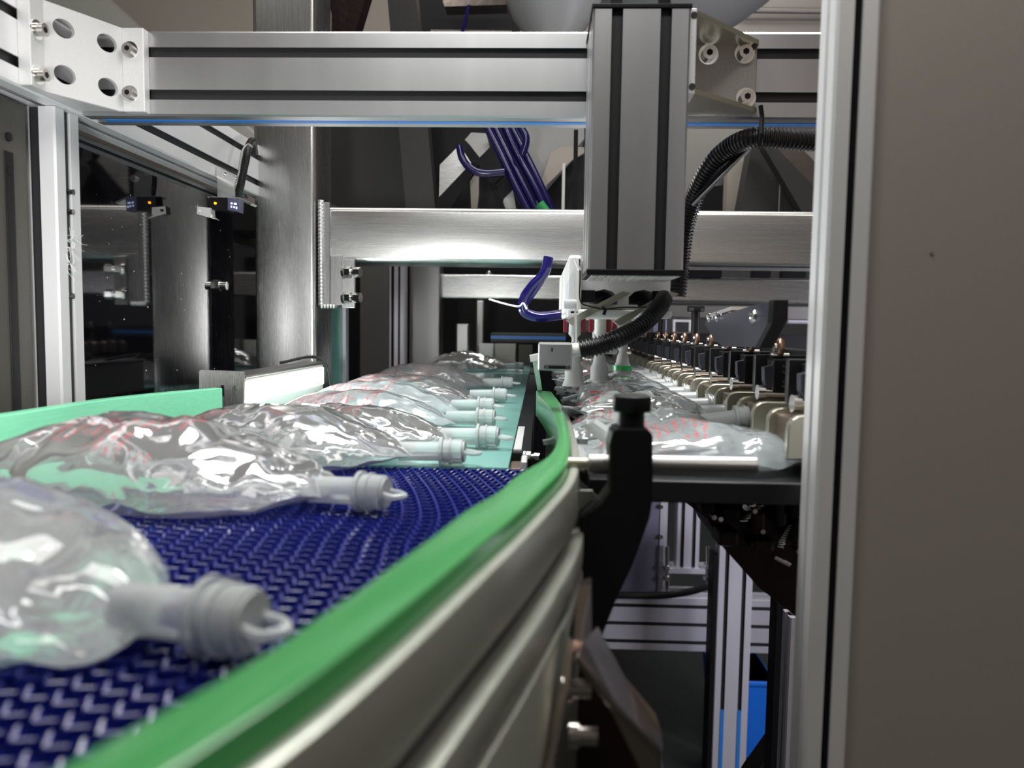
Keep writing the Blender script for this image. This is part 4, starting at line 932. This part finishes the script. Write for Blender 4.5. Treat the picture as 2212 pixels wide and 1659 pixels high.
# ================================================================== MIDDLE BACKGROUND (below the steel crossbar)
def fbar(name, label, x0, y0, x1, y1, Y, dep, m, cat='beam', bev=.004):
    t = thing(name, label, cat, PY((x0+x1)/2, (y0+y1)/2, Y)); obj('bar', pbox(x0, y0, x1, y1, Y, dep, bev), m, t); return t
def to_floor(t):
    o = t.children[0]; zm = min(v.co.z for v in o.data.vertices); base = t.location.z
    for v in o.data.vertices:
        if v.co.z < zm+.012: v.co.z = -base
    return t
def legs_to_floor(t, x, Y, z1, m='steel_far'): obj('leg', box(BM(), (x, Y, 0), (x+.04, Y+.04, z1), .002), m, t)
t = to_floor(fbar('rear_column', 'dark grey rear column below the steel crossbar', 882, 566, 945, 2150, 2.3, .08, 'steel_far', 'column'))
t = fbar('rear_crossbar', 'second grey crossbar lower and farther back than the welded one', 946, 598, 1800, 650, 2.35, .08, 'steel_h')
t = to_floor(fbar('slotted_rear_upright', 'slotted grey rear upright left of the rear column', 838, 570, 872, 2100, 2.1, .04, 'alu_far', 'post'))
obj('slot', pbox(845, 572, 851, 800, 2.099, .004), 'black', t); obj('slot', pbox(860, 572, 864, 800, 2.099, .004), 'black', t)
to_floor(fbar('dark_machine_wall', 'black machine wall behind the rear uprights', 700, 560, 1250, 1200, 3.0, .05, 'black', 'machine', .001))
to_floor(fbar('dim_steel_sheet', 'dim steel sheet between the column and the slotted rear upright', 778, 566, 838, 1300, 2.4, .01, 'steel_far', 'sheet', .001))
to_floor(fbar('mint_door_edge', 'grey green door edge just right of the steel column', 716, 664, 735, 1500, 1.42, .02, 'teal', 'door edge', .001))
t = to_floor(fbar('narrow_profile', 'narrow dark profile beside the grey green door edge', 736, 600, 748, 1400, 1.44, .02, 'alu_far', 'profile', .001))
to_floor(fbar('rear_upright', 'thin rear upright inside the dark opening', 1024, 650, 1040, 1500, 2.5, .03, 'steel_far', 'post'))
fbar('rear_gear_case', 'dim grey case inside the dark rear opening', 985, 700, 1012, 789, 2.2, .03, 'steel_far', 'case')
t = fbar('blue_edged_rail', 'rear rail with a blue slot strip in the dark opening', 1060, 720, 1222, 740, 1.9, .04, 'darkgrey', 'rail', .001)
obj('blue_strip', pbox(1060, 726, 1222, 733, 1.898, .004), 'bluestrip', t)
fbar('white_rear_box', 'small white box on the far end of the teal belt', 1035, 742, 1066, 789, 2.24, .02, 'white', 'box', .001)
fbar('grey_rear_box', 'small grey box beside the far white box', 1068, 742, 1114, 789, 2.22, .02, 'cast_dark', 'box', .001)
fbar('olive_rear_box', 'olive brown box left of the slotted bracket far behind', 1120, 745, 1150, 789, 2.2, .02, 'olive', 'box', .001)
fbar('rear_bright_beam', 'bright steel crossbar behind the dark angled plate at the right', 1440, 602, 1840, 654, 1.5, .04, 'steel_h')
fbar('rear_lower_beam', 'grey lower crossbar behind the gripper row', 1430, 658, 1840, 690, 1.54, .04, 'steel_far')
fbar('rear_light_beam', 'pale thin ledge behind the near gripper station', 1700, 660, 1776, 700, 1.6, .05, 'alu_far')
t = fbar('rear_window_frame', 'white framed dark window far behind the gripper row', 1454, 690, 1494, 723, 1.56, .03, 'white', 'window', .001)
obj('pane', pbox(1460, 696, 1488, 717, 1.559, .004), 'darkgrey', t)
fbar('lilac_rear_box', 'lilac machine box far behind the ribbed conduit', 1412, 690, 1440, 723, 1.56, .03, 'purple', 'box', .001)
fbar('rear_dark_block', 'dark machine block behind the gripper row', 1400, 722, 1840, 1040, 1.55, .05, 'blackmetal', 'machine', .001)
for i, (a, b) in enumerate(((1478, 1560), (1626, 1666), (1690, 1742))):  # black strips put in as the shade between the beams
    fbar('gap_shade', ('left wide', 'middle', 'right')[i]+' black strip standing for shade in the gap under the right half of the steel crossbar', a, 580, b, 600, 1.5, .02, 'black', 'recess', .001)
t = thing('bright_joint', 'small bright round joint in the gap under the steel crossbar', 'joint', PY(1056, 592, 2.38)); bm = BM(); bmesh.ops.create_uvsphere(bm, u_segments=14, v_segments=8, radius=.009, matrix=Matrix.Translation(PY(1056, 592, 2.38))); obj('joint', bm, 'chrome', t, True)

# ================================================================== LOWER RIGHT
# dark frame below the tray
t = slab('tray_underframe', 'dark oily triangular underframe below the black tray', 'machine', [(1408, 1062), (1765, 1058), (1765, 1350), (1738, 1345), (1640, 1270), (1560, 1180), (1528, 1120), (1480, 1085), (1408, 1078)], .66, .10, 'darkred', 'web')
rr = random.Random(4)
def uf(px, py): return PY(px, py, .65)
for i, (a, b, c_, d_) in enumerate(((1610, 1100, 1650, 1060), (1600, 1125, 1655, 1072), (1680, 1180, 1705, 1130))):
    P_ = [uf(a+(c_-a)*k/70, b+(d_-b)*k/70)+V((math.cos(k*.9)*.0030, -.004+math.sin(k*.9)*.003, 0)) for k in range(71)]
    obj('spring', tube(BM(), P_, .0007, 6), 'chrome', t, True)
for i, (px, py, w_, h_, m_) in enumerate(((1580, 1112, 40, 30, 'black'), (1575, 1165, 46, 34, 'darkred'), (1530, 1100, 30, 26, 'black'), (1640, 1130, 30, 50, 'darkred'), (1690, 1110, 24, 60, 'blackmetal'), (1720, 1095, 30, 50, 'black'), (1650, 1180, 50, 26, 'darkred'), (1730, 1150, 30, 60, 'blackmetal'))):
    obj('casting', pbox(px-w_/2, py-h_/2, px+w_/2, py+h_/2, .64-.004*(i % 3), .03, .003), m_, t)
for px, py, m_ in ((1598, 1085, 'chrome'), (1534, 1108, 'chrome'), (1548, 1112, 'chrome'), (1637, 1138, 'bolt'), (1712, 1180, 'pink'), (1620, 1095, 'bolt')):
    c = uf(px, py); obj('bolt', cyl(BM(), c+V((0, -.016, 0)), c+V((0, 0, 0)), .0020, n=12), m_, t, True)
obj('rod', cyl(BM(), uf(1665, 1195)+V((0, -.01, 0)), uf(1698, 1212)+V((0, -.01, 0)), .0022, n=10), 'chrome', t, True)
obj('white_plug', pbox(1732, 1078, 1750, 1088, .62, .01, .001), 'white', t)
t = slab('black_chute_corner', 'black bent plate at the lower left of the grippers behind the clamp', 'plate', [(1240, 1012), (1316, 1052), (1318, 1092), (1256, 1040)], .60, .006, 'darkgrey')
# floor level aluminium frame
EX = extrusion
p = PY(1541, 1659, 1.8); 
t = EX('front_floor_upright', 'slotted aluminium upright with two blue strips standing on the floor at lower right', 'post', (PY(1546, 1400, 1.8).x, 1.8, .0), X_, Y_, (0, 0, PY(1580, 1165, 1.8).z), .080, .04, 2, 1, 'alu_far')
for c in (1566, 1608):
    x = PY(c-8, 1530, 1.799).x; 
xx = PY(1546, 1400, 1.8).x
for fx in (.25, .75):
    lab(obj('slot_strip', box(BM(), (xx+.08*fx-.0042, 1.7985, 0), (xx+.08*fx+.0042, 1.806, PY(1580, 1535, 1.8).z)), 'bluestrip', t), 'blue slot strip')
obj('side_shadow_plate', box(BM(), (xx-.012, 1.80, 0), (xx-.002, 1.85, PY(1580, 1200, 1.8).z), .001), 'black', t)
zl0, zl1 = PY(1500, 1408, 2.0).z, PY(1500, 1292, 2.0).z
EX('floor_crossbeam', 'wide aluminium beam running across behind the blue stripped upright', 'beam', (PY(1280, 1350, 2.0).x, 2.0, zl0), Y_, Z_, (PY(1672, 1350, 2.0).x-PY(1280, 1350, 2.0).x, 0, 0), .06, zl1-zl0, 1, 3, 'alu_far')
t = slab('purple_grey_panel', 'purple grey panel behind the clamp arm at lower middle', 'panel', [(1280, 1075), (1437, 1075), (1432, 1292), (1280, 1288)], 2.03, .015, 'purple')
for py in (1095, 1160, 1218, 1245): obj('screw', cyl(BM(), PY(1428, py, 2.03), PY(1428, py, 2.02), .006, n=10), 'chrome', t, True)
obj('panel_edge', pbox(1424, 1080, 1440, 1291, 2.027, .02, .001), 'alu_far', t)
t = EX('rear_cylinder_post', 'lilac slotted profile standing on an adjusting plate behind the tray', 'post', (PY(1462, 1150, 2.02).x, 2.02, PY(1480, 1228, 2.02).z), X_, Y_, (0, 0, PY(1480, 1075, 2.02).z-PY(1480, 1228, 2.02).z), PY(1512, 1150, 2.02).x-PY(1462, 1150, 2.02).x, .04, 2, 1, 'alu_far')
obj('base_plate', pbox(1434, 1228, 1542, 1240, 2.012, .06, .001), 'alu_far', t)
for px in (1441, 1530): obj('threaded_rod', cyl(BM(), PY(px, 1180, 2.012), PY(px, 1288, 2.012), .006, n=12), 'chrome', t, True)
for px, py in ((1441, 1225), (1528, 1222), (1441, 1248), (1528, 1248)): obj('nut', cyl(BM(), PY(px, py-4, 2.012), PY(px, py+4, 2.012), .011, n=6), 'chrome', t, True)
obj('lower_plate', pbox(1430, 1280, 1545, 1293, 2.004, .05, .001), 'alu_far', t)
t = thing('black_floor_cable', 'thick black cable lying on the floor crossbeam', 'cable', PY(1400, 1285, 1.98)); obj('cable', tube(BM(), spline([PY(x, y, 1.97) for x, y in ((1290, 1284), (1360, 1286), (1430, 1286), (1490, 1278), (1545, 1262))], 6), .009, 12), 'rubber', t, True)
t = thing('blue_bin', 'bright blue plastic bin on the floor at lower right', 'bin', PY(1640, 1640, 1.9))
b0 = PY(1612, 1620, 1.9); b1 = PY(1664, 1472, 1.9)
bm = prism(BM(), [V((b0.x-.05, 1.9, .002)), V((b1.x+.0, 1.9, .002)), V((b1.x+.01, 1.9, b1.z)), V((b0.x-.07, 1.9, b1.z))], (0, .22, 0)); obj('body', bm, 'bluebin', t)
obj('rim', box(BM(), (b0.x-.075, 1.893, b1.z-.012), (b1.x+.014, 2.13, b1.z), .003), 'bluebin', t)
t = fbar('dark_rear_cabinet', 'dark green black cabinet behind the blue bin', 1250, 1330, 1700, 1372, 2.7, .1, 'floor', 'cabinet')
fbar('black_front_upright', 'black square upright left of the right post near the floor', 1668, 1300, 1702, 1760, 1.1, .03, 'black', 'post', .001)
EX('short_frame_post', 'grey slotted frame post partly behind the right post at the bottom', 'post', (PY(1700, 1500, 1.0).x, 1.0, 0), X_, Y_, (0, 0, PY(1710, 1335, 1.0).z), .032, .032, 1, 1, 'alu_far')
slab('dark_floor_wedge', 'black wedge shaped foot at the bottom right by the blue bin', 'foot', [(1625, 1680), (1690, 1590), (1700, 1600), (1700, 1720), (1600, 1720)], 1.3, .05, 'black', 'foot')
